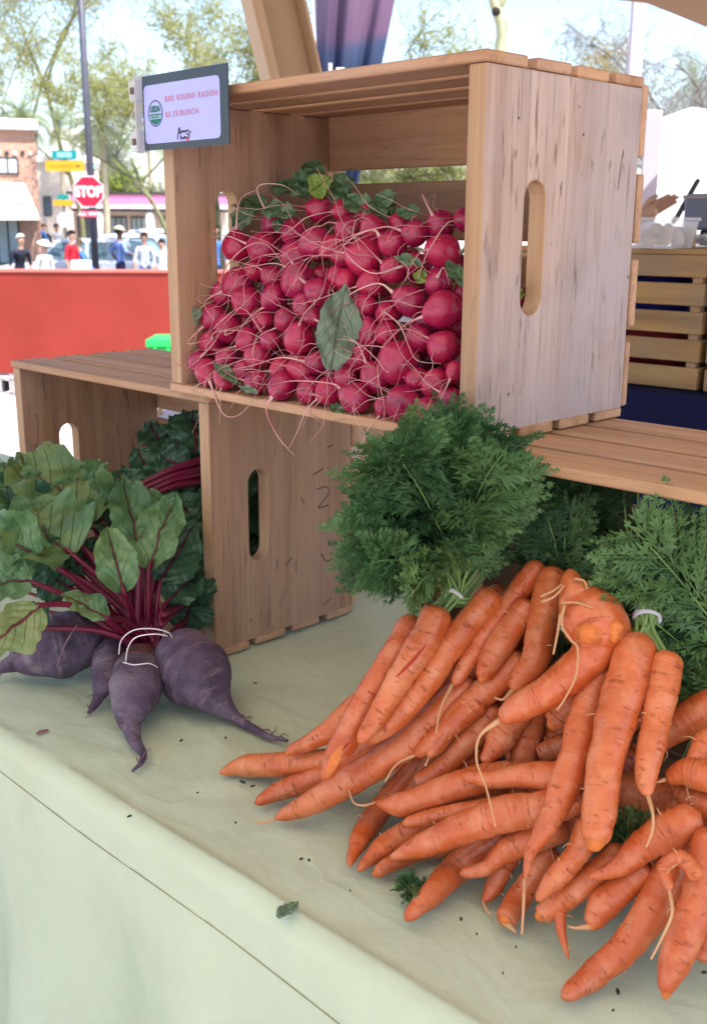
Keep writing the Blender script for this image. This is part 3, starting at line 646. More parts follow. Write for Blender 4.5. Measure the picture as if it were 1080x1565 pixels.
for i, (x, y, r) in enumerate(RAD):
    u, v = zoom4(x, y); P = heap_u(u, v); rm = pxm(r / 2.25, UM @ P) * 1.04
    P.y = min(P.y, CD - rm - 0.002) + (0.02 if v < 345 else 0.0); rad_list.append([P, rm, u, v])
for _ in range(60):      # push overlapping radishes apart a little, keep them inside the crate
    for i in range(len(rad_list)):
        for j in range(i + 1, len(rad_list)):
            d = rad_list[j][0] - rad_list[i][0]; L0 = d.length; m = (rad_list[i][1] + rad_list[j][1]) * 0.93
            if 1e-6 < L0 < m:
                dd = Vector((d.x * 0.35, d.y + 1e-4, d.z * 0.35)); dd = dd.normalized() * (m - L0) * 0.22
                rad_list[i][0] -= dd; rad_list[j][0] += dd
    for q in rad_list:
        q[0].x = min(max(q[0].x, CE + q[1] + 0.0005), CW - CE - q[1] - 0.0005); q[0].y = min(max(q[0].y, q[1] * 0.55), CD - q[1] - 0.002); q[0].z = max(q[0].z, CT + q[1] * 0.98)
rows = {}
for i, q in enumerate(rad_list): rows.setdefault(min(7, int((q[3] - 312) / 41)), []).append(i)
rad_label = {}
rn = ['top', 'second', 'third', 'fourth', 'fifth', 'sixth', 'seventh', 'bottom']
for k in rows:
    ids = sorted(rows[k], key=lambda i: rad_list[i][2])
    for a, i in enumerate(ids):
        rad_label[i] = f'{ORD[a]} round red radish from the left in the {rn[k]} row of the heap'
LONG = [[(1010,165),(950,230),(890,320),(860,390),(850,430),(820,420),(815,380),(770,340)], [(780,445),(720,435),(650,455),(580,500),(540,560),(510,620)], [(890,520),(820,570),(760,620),(720,680),(715,760),(735,850),(725,905)],
        [(690,520),(740,535),(790,580),(820,650),(850,700),(930,710)], [(800,405),(700,400),(620,350),(595,290),(600,230),(650,215)], [(345,800),(330,870),(370,960),(430,1030)], [(520,780),(470,870),(430,960),(408,1000)],
        [(80,790),(180,880),(240,885),(300,810),(330,740)], [(100,720),(150,640),(200,560),(300,460)], [(180,460),(190,380),(260,310),(330,300),(400,380),(470,430)], [(990,770),(930,830),(910,890),(914,935)], [(60,660),(160,600),(260,600),(340,640)],
        [(470,420),(380,370),(290,375),(190,395)], [(700,690),(640,640),(570,625)], [(560,430),(620,470),(600,520)], [(240,90),(300,105),(380,95),(440,130)], [(200,180),(240,150),(300,110)], [(480,670),(380,690),(270,720),(150,740)], [(650,790),(560,780),(420,770),(330,790)],
        [(330,560),(250,520),(180,560),(120,620)], [(130,420),(120,500),(150,560)], [(860,80),(865,130),(890,160)], [(760,230),(690,250),(560,300),(500,350)], [(830,250),(740,240),(640,270),(580,330),(560,420),(540,470)], [(540,500),(560,600),(540,720),(570,800)], [(420,600),(460,540),(520,470),(540,380)],
        [(980,360),(940,380),(960,440)], [(600,860),(640,900),(680,965)], [(510,740),(520,830),(480,880),(520,910)], [(20,700),(60,640),(130,630)], [(90,590),(200,610),(310,540)], [(270,230),(180,270),(90,300)]]
root_of = {}
for n_, st in enumerate(LONG):      # each long traced root belongs to the radish nearest its thick end
    u, v = zoom4(*st[0]); Q = heap_u(u, v, 0.012); order = sorted(range(len(RAD)), key=lambda i: (rad_list[i][0] - Q).length); root_of[next(i for i in order if i not in root_of)] = n_
rad_obj = []
for i, (P, rm, u, v) in enumerate(rad_list):
    ax = Vector((rng.uniform(-0.9, 0.9), rng.uniform(-1.0, -0.1), rng.uniform(-0.7, 0.6))).normalized()
    if i in root_of:
        q = heap_u(*zoom4(*LONG[root_of[i]][1]), 0.02) - P; ax = (Vector((q.x, q.y - 0.01, q.z))).normalized()
    o = bpy.data.objects.new('radish', rad_lib[i % 7]); C.objects.link(o); sx, sy = rng.uniform(0.93, 1.07), rng.uniform(0.93, 1.07)
    o.matrix_world = UM @ Matrix.Translation(P) @ (-ax).to_track_quat('Z', 'Y').to_matrix().to_4x4() @ Matrix.Diagonal((rm * sx, rm * sy, rm, 1))
    tag(o, rad_label[i], 'radish', 'red radishes heaped in the upper crate'); rad_obj.append((o, P, rm, ax))
def child_world(o, parent):      # keep a part's mesh in world units under a scaled parent
    o.parent = parent; o.matrix_parent_inverse = parent.matrix_world.inverted()
bpy.context.view_layer.update()
# buried radishes that fill the heap behind the front ones
r2 = random.Random(5); nb = 0
for t in range(2500):
    if nb >= 80: break
    x = r2.uniform(CE + 0.02, CW - CE - 0.02); y = r2.uniform(0.03, 0.13); zt = min(CT + 0.195, zheap(y)); z = r2.uniform(CT + 0.015, max(CT + 0.016, zt - 0.022)); rm = r2.uniform(0.012, 0.016)
    if z > zt - 0.018: continue
    P = Vector((x, y, z))
    if any((P - q[1]).length < (rm + q[2]) * 0.86 for q in rad_obj): continue
    o = bpy.data.objects.new('radish', rad_lib[nb % 7]); C.objects.link(o); o.matrix_world = UM @ Matrix.Translation(P) @ Matrix.Rotation(r2.uniform(0, 6), 4, 'X') @ Matrix.Diagonal((rm, rm, rm, 1))
    tag(o, 'red radish buried behind the front ones of the heap', 'radish', 'buried red radishes deep in the heap'); rad_obj.append((o, P, rm, None)); nb += 1
# thin pale tap roots: the long ones follow the photograph, every other radish gets one of its own
def rootlet(pts, r0, parent, rm):
    n = len(pts); P = catmull(pts, n * 6); m = len(P); rad = [max(r0 * (1 - 0.8 * k / m), 0.00018) + 0.14 * rm * math.exp(-k / 1.5) for k in range(m)]
    v, f, uv = tubedata(P, rad, 5, m, True); o = obj('root', mesh('root', v, f, uv), RROOT); child_world(o, parent)
for i, n_ in root_of.items():
    o, P, rm, ax = rad_obj[i]; st = LONG[n_]; pts = [UM @ (P + ax * rm * 0.97)]
    for k, (x, y) in enumerate(st[1:]):
        u, v = zoom4(x, y); Q = heap_u(u, v, 0.021 + 0.006 * math.sin(k * 1.7))
        if Q.z < CT + 0.006 and Q.y < 0.03: Q = local_plane(UM, u, v, (0, -0.012 - 0.004 * k, 0), (0, 1, 0))
        Q.y = max(Q.y, -0.03); pts.append(UM @ Q)
    rootlet(pts, 0.0009, o, rm)
for i in range(len(RAD)):
    if i in root_of: continue
    o, P, rm, ax = rad_obj[i]; d = ax.copy(); q = P + d * rm * 0.97; pts = [UM @ q]; k = rng.randint(4, 7); st = rng.uniform(0.008, 0.017); turn = Vector((rng.uniform(-1, 1), rng.uniform(-0.2, 0.2), rng.uniform(-1, 1)))
    for s in range(k):
        d = (d + turn * 0.35 + Vector((rng.uniform(-.4, .4), rng.uniform(-.12, .1), rng.uniform(-.4, .25)))).normalized(); q = q + d * st; zt = zheap(q.y) + 0.05
        if q.z < zt and q.y > 0.0: q.y -= min(0.010, (zt - q.z) * 0.35)
        q.y = max(q.y, -0.03); pts.append(UM @ q)
    rootlet(pts, rng.uniform(0.0004, 0.0007), o, rm)

for i in range(len(RAD)):      # hair-thin side roots tangled over the heap
    o, P, rm, ax = rad_obj[i]
    for rep in range(2):
        d = Vector((rng.uniform(-1, 1), rng.uniform(-1, -0.4), rng.uniform(-0.8, 0.8))).normalized(); q = P + d * rm * 0.95; pts = [UM @ q]; st = rng.uniform(0.006, 0.014)
        for s in range(5):
            d = (d + Vector((rng.uniform(-.6, .6), rng.uniform(-.2, .1), rng.uniform(-.6, .4)))).normalized(); q = q + d * st; zt = zheap(q.y) + 0.045
            if q.z < zt and q.y > 0.0: q.y -= min(0.010, (zt - q.z) * 0.35)
            q.y = max(q.y, -0.028); pts.append(UM @ q)
        v, f, uv = tubedata(pts, [0.00038, 0.00034, 0.0003, 0.00026, 0.0002, 0.00014], 4, 16, True); h_ = obj('root_hair', mesh('root_hair', v, f, uv), RROOT); child_world(h_, o)

# radish leaves
def leaf_data(L, W, nu=14, nv=9, curl=0.3, ruffle=0.1, seed=0, tipw=0.0, shape='beet', fold=0.2):
    r = random.Random(seed); ph = r.uniform(0, 9); v = []; uv = []
    for i in range(nu):
        t = i / (nu - 1)
        if shape == 'beet': w = math.sin(PI * min(1, (t * 0.93 + 0.05)) ** 0.80) ** 0.75
        else: w = math.sin(PI * (t * 0.95 + 0.02) ** 1.15) ** 0.7
        for j in range(nv):
            s = j / (nv - 1) * 2 - 1
            e = abs(s) ** 2.2; wob = 1 + 0.055 * e * math.sin(t * 15 + ph + (2 if s > 0 else 0)) + 0.035 * e * math.sin(t * 47 + ph + s)
            x = s * W / 2 * w * wob; y = t * L + 0.02 * L * e * math.sin(t * 13 + ph)
            z = fold * abs(x) + ruffle * W * e * math.sin(t * 14 + ph * 1.7 + (1.3 if s > 0 else 0)) + 0.05 * W * math.sin(t * 9 + s * 3 + ph) + 0.034 * W * math.sin(t * 23 + abs(s) * 6 + ph) * (1 - 0.6 * e) + 0.02 * W * math.sin(t * 37 - abs(s) * 11 + ph) + 0.03 * W * e * math.sin(t * 31 + ph * 2.3 + s * 2) - curl * L * t * t
            v.append(Vector((x, y, z))); uv.append((t, j / (nv - 1)))
    f = [(i * nv + j, i * nv + j + 1, (i + 1) * nv + j + 1, (i + 1) * nv + j) for i in range(nu - 1) for j in range(nv - 1)]
    return v, f, uv
def leaf_frame(base, tip, face):
    y = (tip - base).normalized(); z = (face - y * face.dot(y)).normalized(); x = y.cross(z); M = Matrix((x, y, z)).transposed().to_4x4(); M.translation = base; return M
def leaf(name, base, tip, W, mat, face, seed=0, curl=0.2, ruffle=0.1, parent=None, shape='beet', fold=0.2, rib=None, rib_r=0.0012):
    L0 = (tip - base).length; v, f, uv = leaf_data(L0, W, 26, 15, curl, ruffle, seed, shape=shape, fold=fold)
    M = leaf_frame(base, tip, face); o = obj(name, mesh(name, v, f, uv), mat, None, M)
    if parent is not None:
        bpy.context.view_layer.update(); child_world(o, parent)
    if rib:
        mid = [v[i * 15 + 7] + Vector((0, 0, 0.0004)) for i in range(25)]
        tube('midrib', mid, [rib_r * (1 - 0.85 * i / 24) for i in range(25)], rib, o, 6)
    return o
def to_cam(P): return (CAM - P).normalized()
def rleaf(b, t, w, mat, label, off=0.02, seed=0, **k):
    B, Tt = UM @ heap_u(*zoom4(*b), off), UM @ heap_u(*zoom4(*t), off + 0.004)
    o = leaf('radish_leaf', B, Tt, pxm(w / 2.25, B), mat, to_cam(B) + Vector((0.2, 0, 0.3)), seed, shape='radish', rib=mat, rib_r=0.0008, **k)
    tag(o, label, 'leaf', 'radish leaves among the heap')
rleaf((600, 440), (555, 725), 150, RLEAF_G, 'large dull grey green radish leaf hanging in the middle of the heap', 0.026, 1, curl=0.05, ruffle=0.06)
rleaf((430, 200), (315, 165), 80, RLEAF, 'flat dark green radish leaf beside the topmost radish on its left', 0.012, 2, curl=0.1)
rleaf((455, 125), (340, 85), 70, RLEAF, 'radish leaf pointing left above the heap toward the crate wall', -0.01, 3, curl=0.1)
rleaf((530, 60), (455, 15), 70, RLEAF, 'uppermost green radish leaf poking up behind the heap', -0.015, 4, curl=0.1)
rleaf((550, 70), (470, 125), 85, RLEAF_L, 'bright lime green radish leaf right above the topmost radish', 0.0, 5, curl=0.2)
rleaf((690, 190), (600, 130), 90, RLEAF, 'broad green radish leaf behind the third radish of the top row', -0.008, 6, curl=0.1)
rleaf((700, 160), (770, 130), 60, RLEAF, 'radish leaf reaching right at the back of the heap', -0.01, 7, curl=0.1)
rleaf((730, 215), (700, 130), 70, RLEAF, 'curled radish leaf standing at the back right of the heap', -0.004, 8, curl=0.3)
rleaf((780, 190), (855, 185), 55, RLEAF, 'small radish leaf left of the right back radishes', -0.006, 9, curl=0.1)
rleaf((290, 190), (185, 240), 75, RLEAF, 'drooping dark radish leaf at the upper left of the heap', 0.006, 10, curl=0.3)
rleaf((255, 165), (215, 145), 50, RLEAF, 'small radish leaf against the left crate wall', -0.002, 11, curl=0.2)
rleaf((380, 210), (370, 255), 50, RLEAF, 'short radish leaf between two radishes at the upper left', 0.012, 12)
rleaf((110, 530), (40, 570), 60, RLEAF_G, 'pale radish leaf sticking out over the crate left edge', 0.018, 13)
rleaf((150, 710), (220, 755), 45, RLEAF, 'small green radish leaf tucked low at the left of the heap', 0.022, 14)
rleaf((770, 345), (850, 355), 45, RLEAF, 'green radish leaf under a radish in the right half', 0.016, 15)
rleaf((870, 390), (850, 430), 50, RLEAF_L, 'yellowish radish leaf curled at the heap right side', 0.014, 16)
rleaf((950, 360), (1005, 420), 60, RLEAF, 'radish leaf by the right end board of the crate', 0.01, 17)
rleaf((940, 880), (985, 915), 55, RLEAF, 'radish leaf at the bottom right corner of the heap', 0.006, 18)
rleaf((550, 850), (590, 870), 40, RLEAF, 'scrap of radish leaf under the bottom row of radishes', 0.006, 19)
rleaf((560, 120), (620, 80), 90, RLEAF, 'dark radish leaf at the back centre of the heap', -0.02, 20, curl=0.2)
rleaf((420, 120), (500, 60), 90, RLEAF, 'dark radish leaf behind the lime green leaf', -0.018, 21, curl=0.2)
rleaf((240, 790), (290, 800), 30, RLEAF_G, 'pale stub of radish leaf low at the left on the crate floor', 0.018, 22)
rleaf((330, 190), (250, 120), 80, RLEAF, 'dark radish leaf leaning on the left wall above the heap', -0.004, 31, curl=0.2)
rleaf((600, 150), (540, 70), 80, RLEAF, 'upright radish leaf behind the second radish of the top row', -0.016, 32, curl=0.2)
rleaf((760, 200), (720, 120), 80, RLEAF, 'broad dark radish leaf at the back right of the heap', -0.014, 33, curl=0.2)
rleaf((470, 140), (400, 60), 90, RLEAF, 'large dark radish leaf behind the topmost radish', -0.012, 34, curl=0.15)
# a green leaf seen through the hand hole of the upper crate
_b = UM @ Vector((CW - CE - 0.004, 0.09, 0.13)); tag(leaf('radish_leaf', _b, UM @ Vector((CW - CE + 0.002, 0.063, 0.135)), 0.02, RLEAF_L, Vector((1, -0.3, 0.3)), 40, shape='radish'), 'bit of green leaf showing in the upper crate hand hole', 'leaf', 'radish leaves among the heap')
# ------------------------------------------------------------------ carrots: crown -> tip in photo pixels (x, y, width), placed on the slope of the pile
HN = None
def heap_r(u, v, off=0.0, zmin=0.01):
    a = Vector((0, -0.185, 0.004)); b = Vector((0, 0.0, 0.208)); d = (b - a).normalized(); n = Vector((0, -d.z, d.y))
    P = onplane(u, v, TM @ (a + n * off), TM.to_3x3() @ n)
    if P.z < zmin: P = atz(u, v, zmin)
    return P
CG = 'orange carrots piled in front of the lower right crate'
def carrot(path, layer, label, tail=None, parent=None, seed=0, sides=16, blunt=False, name='carrot', off=None):
    r = random.Random(seed * 13 + 5); o0 = -0.020 * layer if off is None else off
    pts, rad = [], []
    for (u, v, w) in path:
        P0 = heap_r(u, v, o0); rr = pxm(w, P0) / 2; P = heap_r(u, v, o0, max(rr * 0.93, 0.0035)); pts.append(P); rad.append(pxm(w, P) / 2)
    n = 44; dips = sorted(r.uniform(0, 1) for _ in range(11)); amp = [r.uniform(0.01, 0.05) for _ in dips]; ph = r.uniform(0, 6)
    def bump(i, n, q):
        t = i / (n - 1); k = 1 + 0.03 * math.sin(t * 9 + ph)
        for d, a in zip(dips, amp): k -= a * math.exp(-((t - d) / 0.012) ** 2); k += a * 0.5 * math.exp(-((t - d - 0.03) / 0.02) ** 2)
        k *= 0.62 + 0.38 * min(1.0, t / 0.05) ** 0.5
        e = (1 - t) / 0.035
        if e < 1: k *= 0.35 + 0.65 * max(0, e) ** 0.5
        return q * k
    v, f, uv = tubedata(pts, rad, sides, n, True, bump)
    v = [p + Vector((mnoise.noise(p * 45), mnoise.noise(p * 45 + Vector((9, 3, 1))), mnoise.noise(p * 45 + Vector((1, 7, 5))))) * 0.0013 for p in v]
    v, c = recenter(v); o = obj(name, mesh(name, v, f, uv), CARROT, None, Matrix.Translation(c)); bpy.context.view_layer.update()
    if parent is not None: child_world(o, parent)
    else: tag(o, label, 'carrot', CG)
    if parent is not None and label: o['label'] = label
    sub = []
    if tail:
        q = [pts[-1]] + [heap_r(u, vv, o0 + 0.006, 0.002) for u, vv in tail]
        rt = [max(0.0010, rad[-1] * 0.45)] + [0.0011 * (1 - 0.6 * k / len(tail)) for k in range(len(tail))]
        tv, tf, tuv = tubedata(q, rt, 6, len(q) * 5); t = obj('root_tail', mesh('root_tail', tv, tf, tuv), CARROT_ROOT); child_world(t, o); sub.append(t)
    if blunt:      # broken tip showing the flesh
        tv, tf, tuv = tubedata([pts[-1].lerp(pts[-2], 0.12), pts[-1] + (pts[-1] - pts[-2]).normalized() * rad[-1] * 0.30], [rad[-1] * 0.80, rad[-1] * 0.42], 12, 5); t = obj('broken_tip', mesh('broken_tip', tv, tf, tuv), CARROT_CORE); child_world(t, o)
    nh = r.randint(1, 5)
    for _ in range(nh):
        i = r.randint(8, 38); k = r.randint(0, sides - 1); P = v[i * (sides + 1) + k] + c; d = (P - catmull(pts, n)[i]).normalized(); s = r.uniform(0.004, 0.012)
        e = Vector((r.uniform(-1, 1), r.uniform(-1, 1), r.uniform(-1, 0.2))) * 0.7
        tv, tf, tuv = tubedata([P - d * 0.001, P + d * s * 0.5 + e * s * 0.3, P + d * s * 0.7 + e * s], [0.0006, 0.0004, 0.0002], 5, 7); t = obj('root_hair', mesh('root_hair', tv, tf, tuv), CARROT_ROOT); child_world(t, o)
    return o, pts, rad
def bunch(label, base):
    return empty('carrot_bunch', base, label, 'carrot bunch', 'banded carrot bunches')
b1 = bunch('left banded carrot bunch with bushy green tops in front of the crate gap', heap_r(690, 915, 0.0)); b2 = bunch('right banded carrot bunch with a grey band and long thick carrots', heap_r(985, 950, 0.0)); bpy.context.view_layer.update()
cA1, pA1, rA1 = carrot([(672,930,52),(645,985,50),(603,1050,40),(567,1110,30),(549,1137,14)], 0, 'carrot split by a long dark red crack', None, b1, 1, off=0.030)
cA2, pA2, rA2 = carrot([(632,945,40),(600,1005,46),(556,1078,46),(522,1140,42),(494,1192,18)], 0, 'carrot with its lower side cracked open', None, b1, 2, off=0.022)
carrot([(757,905,44),(703,968,42),(650,1045,42),(604,1098,38),(560,1134,18)], 0, None, None, b1, 3, off=0.012)
def crack(path, w, parent, mat, off, P0, nm='crack'):
    q = [heap_r(u, v, off, 0.012) for u, v in path]; n = len(q); d = to_cam(q[n // 2])
    vv = []; 
    for i, p in enumerate(catmull(q, 14)):
        t = i / 13; s = math.sin(PI * t) ** 0.7 * w / 2; side = (q[-1] - q[0]).cross(d).normalized(); vv += [p - side * s, p + d * 0.0007, p + side * s]
    f = [(3 * i + j, 3 * i + j + 1, 3 * i + j + 4, 3 * i + j + 3) for i in range(13) for j in range(2)]
    o = obj(nm, mesh(nm, vv, f), mat); child_world(o, parent)
crack([(652,984),(630,1010),(604,1036)], 0.0032, cA1, CARROT_DARK, 0.047, None); crack([(526,1136),(512,1160),(497,1190)], 0.0085, cA2, CARROT_CORE, 0.0385, None, 'exposed_flesh'); crack([(545,1130),(530,1138),(514,1158)], 0.0022, cA2, CARROT_DARK, 0.0375, None)
carrot([(974,972,62),(958,1042,66),(937,1112,62),(922,1182,56),(914,1248,52),(907,1292,44)], 0, 'longest thick carrot ending in a blunt orange tip', None, b2, 7, blunt=True, off=0.030)
carrot([(1020,1000,48),(1008,1073,50),(995,1139,44),(987,1190,32),(990,1217,16)], 0, 'slim carrot with a long hooked tail', [(997,1245),(996,1270),(987,1295)], b2, 8, off=0.022)
carrot([(930,1000,44),(897,1081,50),(878,1159,50),(857,1213,46),(831,1268,34),(812,1299,22),(801,1342,8)], 0, None, [(800,1375),(797,1428)], b2, 9, off=0.018)
CL = [
 ([(610,1035,30),(542,1077,32),(498,1121,32),(440,1151,18)], 1, 'slender carrot by the tip of the round beet tail', None, 1),
 ([(590,1125,36),(540,1152,38),(494,1162,37),(431,1169,38),(375,1171,34),(336,1181,12)], 2, 'leftmost carrot lying flat with its tip on the cloth', None, 0),
 ([(590,1150,34),(540,1172,34),(468,1196,33),(424,1210,30),(389,1228,12)], 2, 'carrot lying flat just below the leftmost one', None, 0),
 ([(720,1040,44),(642,1115,46),(609,1147,48),(542,1188,46),(479,1225,40),(437,1244,24),(420,1252,8)], 1, 'long straight carrot with a thread of root on the cloth', [(405,1257),(392,1257)], 0),
 ([(825,862,40),(788,910,38),(745,968,36),(718,1007,30),(691,1046,16)], 0, 'thin carrot crossing the pile with a long wavy root', [(674,1081),(666,1120)], 0),
 ([(845,872,44),(834,925,50),(825,968,46),(817,1007,42),(796,1034,34),(782,1056,18)], 0, 'upright carrot with a brown scraped band left of the knobbly one', [(768,1069),(755,1066)], 0),
 ([(808,920,42),(775,968,44),(750,1007,40),(736,1038,24)], 0, 'short stubby carrot with a blunt bright orange tip', None, 1),
 ([(800,1005,44),(738,1058,44),(695,1097,40),(668,1136,28),(655,1158,10)], 1, 'carrot running down left below the stubby one', [(650,1170)], 0),
 ([(885,1178,46),(847,1186,46),(796,1186,38),(746,1190,30),(707,1186,14)], 0, 'carrot pointing left with a pale snapped tip in the pile middle', None, 0),
 ([(790,1180,44),(715,1197,46),(661,1214,44),(607,1230,34),(574,1226,8)], 1, 'reddish carrot pointing left below the pile middle', [(556,1231),(540,1226),(532,1203)], 0),
 ([(790,1225,30),(725,1238,28),(661,1249,28),(618,1258,16)], 1, 'small finger shaped carrot squeezed above the big left pointing one', None, 1),
 ([(890,1220,50),(828,1235,54),(768,1246,56),(704,1267,50),(640,1294,36),(594,1312,10)], 0, 'big pale carrot pointing left over the lower carrots', None, 0),
 ([(865,1265,40),(811,1283,40),(774,1300,40),(742,1326,24),(706,1335,17)], 1, 'bent carrot with a small round nub for a tip', None, 1),
 ([(800,1245,44),(742,1294,44),(699,1326,44),(656,1369,40),(620,1405,20)], 2, 'carrot whose tip reaches the cloth by the green sprig', None, 0),
 ([(795,1285,32),(768,1326,32),(752,1359,28),(738,1378,9)], 2, 'short carrot with a hooked tip hanging under the pile', [(742,1388),(750,1398)], 0),
 ([(650,1155,34),(607,1203,36),(575,1246,38),(548,1283,32),(533,1324,10)], 3, 'dark carrot at the left foot of the pile', None, 0),
 ([(690,1235,36),(618,1273,36),(580,1300,34),(545,1331,9)], 2, 'carrot with a pale point beside the dark one at the left foot', None, 0),
 ([(700,1295,24),(640,1305,24),(597,1321,24),(572,1336,17)], 3, 'little carrot end under the big pale left pointing one', None, 1),
 ([(1045,1290,48),(1015,1348,52),(989,1402,54),(951,1450,50),(908,1488,44),(860,1526,22)], 1, 'large carrot reaching furthest down toward the cloth edge', None, 0),
 ([(1085,1270,48),(1069,1348,50),(1053,1412,54),(1029,1477,48),(1016,1522,22)], 0, 'thick carrot pointing down at the lower right corner', None, 1),
 ([(1066,1245,50),(1026,1267,58),(983,1294,50),(946,1324,34),(900,1344,10)], 0, 'fat carrot tapering left to a pale claw', None, 0),
 ([(990,1322,44),(951,1358,46),(919,1385,46),(904,1416,26)], 1, 'stout carrot with a rounded pale end under the claw shaped one', [(880,1418),(868,1416)], 1),
 ([(845,1295,36),(817,1337,36),(790,1375,40),(770,1408,32)], 2, 'short blunt carrot at the lower middle of the pile', [(788,1425)], 1),
 ([(950,1295,42),(908,1337,42),(865,1369,42),(824,1401,32)], 1, 'carrot with a cut pale round end facing the customer', None, 1),
 ([(900,1255,38),(881,1305,38),(849,1342,34),(819,1377,12)], 0, 'carrot tapering to a fine point between two blunt ends', None, 0),
 ([(852,1380,20),(857,1418,18),(868,1466,4)], 1, 'tiny thin carrot dangling at the bottom of the pile', None, 0),
 ([(1064,1345,24),(1056,1325,26),(1037,1311,27),(1016,1328,24),(1022,1360,12)], -1, 'carrot curled back on itself in a loop', [(1026,1396),(1010,1435),(994,1466)], 0),
 ([(1090,1380,48),(1078,1440,46),(1072,1470,34)], 2, 'carrot end at the right edge behind the thick corner carrot', None, 0),
 ([(1098,1072,54),(1040,1106,54),(985,1138,46)], 1, 'carrot running behind the slim hooked one at the right', None, 0),
 ([(1098,1190,50),(1052,1180,50),(1018,1190,20)], 0, 'pointed carrot entering from the right edge', [(1008,1194),(1000,1196)], 0),
 ([(1098,1120,40),(1075,1140,40),(1056,1170,26)], 0, 'bent carrot at the right edge above the pointed one', None, 0),
 ([(1098,1240,46),(1060,1222,46),(1035,1205,30)], 1, 'carrot lying below the pointed right edge one', None, 0),
 ([(1040,1222,50),(1000,1215,58),(955,1208,58),(900,1190,46)], 2, 'carrot lying crosswise under the two long banded ones', None, 0),
 ([(890,1055,44),(868,1080,46),(845,1108,40)], 1, 'dark snapped carrot end below the knobbly one', None, 1),
 ([(815,1050,48),(808,1105,50),(798,1155,44),(790,1178,24)], 2, 'upright dark carrot in the shadow of the pile', None, 0),
 ([(800,1080,42),(765,1128,44),(738,1167,16)], 1, 'carrot leaning left in the middle shadow', None, 0),
 ([(760,1080,40),(718,1130,42),(668,1180,36),(636,1198,28)], 2, 'carrot with a rounded end left of the middle', None, 0),
 ([(735,1070,38),(690,1107,38),(660,1135,34),(634,1154,14)], 1, 'carrot with a root hair curling to the cloth', [(606,1168),(588,1195)], 0),
 ([(890,1118,36),(865,1135,34),(822,1152,28)], 2, 'small carrot hidden above the pale snapped one', None, 0),
 ([(770,900,40),(725,955,40),(660,1020,40),(610,1075,36)], 2, 'dark carrot beneath the left bunch', None, 0),
 ([(960,1290,44),(1000,1260,44)], 3, 'carrot end in the dark gap at the lower right', None, 0),
]
for i, (p, ly, lb, tl, bl) in enumerate(CL): carrot(p, ly, lb, tl, None, 20 + i, blunt=bool(bl))
# deeper carrots that close the pile
r3 = random.Random(11)
for i in range(34):
    u = r3.uniform(640, 1090); v = r3.uniform(960 if u < 900 else 1030, 1180 + (u - 640) * 0.42); a = R(r3.uniform(120, 160)) if v < 1150 else R(r3.uniform(110, 175)); Lp = r3.uniform(60, 95)
    dx, dy = math.cos(a) * Lp, math.sin(a) * Lp; w = r3.uniform(36, 48)
    carrot([(u - dx, v - dy, w), (u, v, w), (u + dx, v + dy, w * 0.6)], 0, 'carrot buried underneath the others in the pile', None, None, 100 + i, sides=10, off=-0.052 - 0.012 * r3.random())
# the knobbly carrot
def knobbly():
    o, pts, rad = carrot([(938,962,56),(915,985,66),(899,1005,62),(849,1050,56),(794,1081,44),(763,1101,24)], 0, 'knobbly deformed carrot with a nub on top and curling roots', [(733,1125),(728,1163),(742,1202),(757,1264)], None, 77, off=0.034)
    def P(u, v, off=0.040): return heap_r(u, v, off)
    def lump(name, path, mat, off=0.040, sides=16, n=18, bump=None):
        q = [P(u, v, off + dz) for u, v, w, dz in path]; rr = [pxm(w, P(u, v)) / 2 for u, v, w, dz in path]
        tv, tf, tuv = tubedata(q, rr, sides, n, True, bump); tv = [p + Vector((mnoise.noise(p * 60), mnoise.noise(p * 60 + Vector((3, 3, 3))), mnoise.noise(p * 60 + Vector((7, 1, 5))))) * 0.0022 for p in tv]
        t = obj(name, mesh(name, tv, tf, tuv), mat); child_world(t, o); return t
    lump('head', [(880,902,40,0),(890,922,78,0),(903,944,102,0),(917,963,94,0),(922,988,66,0)], CARROT, 0.040, 20, 22)
    lump('nub', [(871,876,16,0),(873,885,30,0),(874,898,42,0),(880,918,52,0)], CARROT, 0.052, 16, 16); lump('side_nub', [(906,888,16,0),(903,897,26,0),(898,912,30,0)], CARROT, 0.034, 12, 10)
    lump('scar', [(880,958,14,0),(897,965,38,0),(918,972,26,0)], CARROT_CORE, 0.0535, 14, 12); lump('cut_end', [(941,945,10,0),(940,961,30,0),(936,980,10,0)], CARROT_CORE, 0.0500, 14, 12)
    for path in ([(862,925),(858,955),(872,978),(882,990),(880,1030),(866,1062),(851,1085)], [(856,938),(851,970),(845,1000)], [(878,884),(892,888),(897,900)], [(826,912),(845,903),(858,893)], [(827,920),(846,912),(862,895)], [(857,922),(880,921),(905,929)]):
        q = [P(u, v, 0.066) for u, v in path]; tv, tf, tuv = tubedata(q, [0.0012 * (1 - 0.6 * k / len(q)) for k in range(len(q))], 5, len(q) * 5); t = obj('root_hair', mesh('root_hair', tv, tf, tuv), CARROT_ROOT); child_world(t, o)
knobbly()

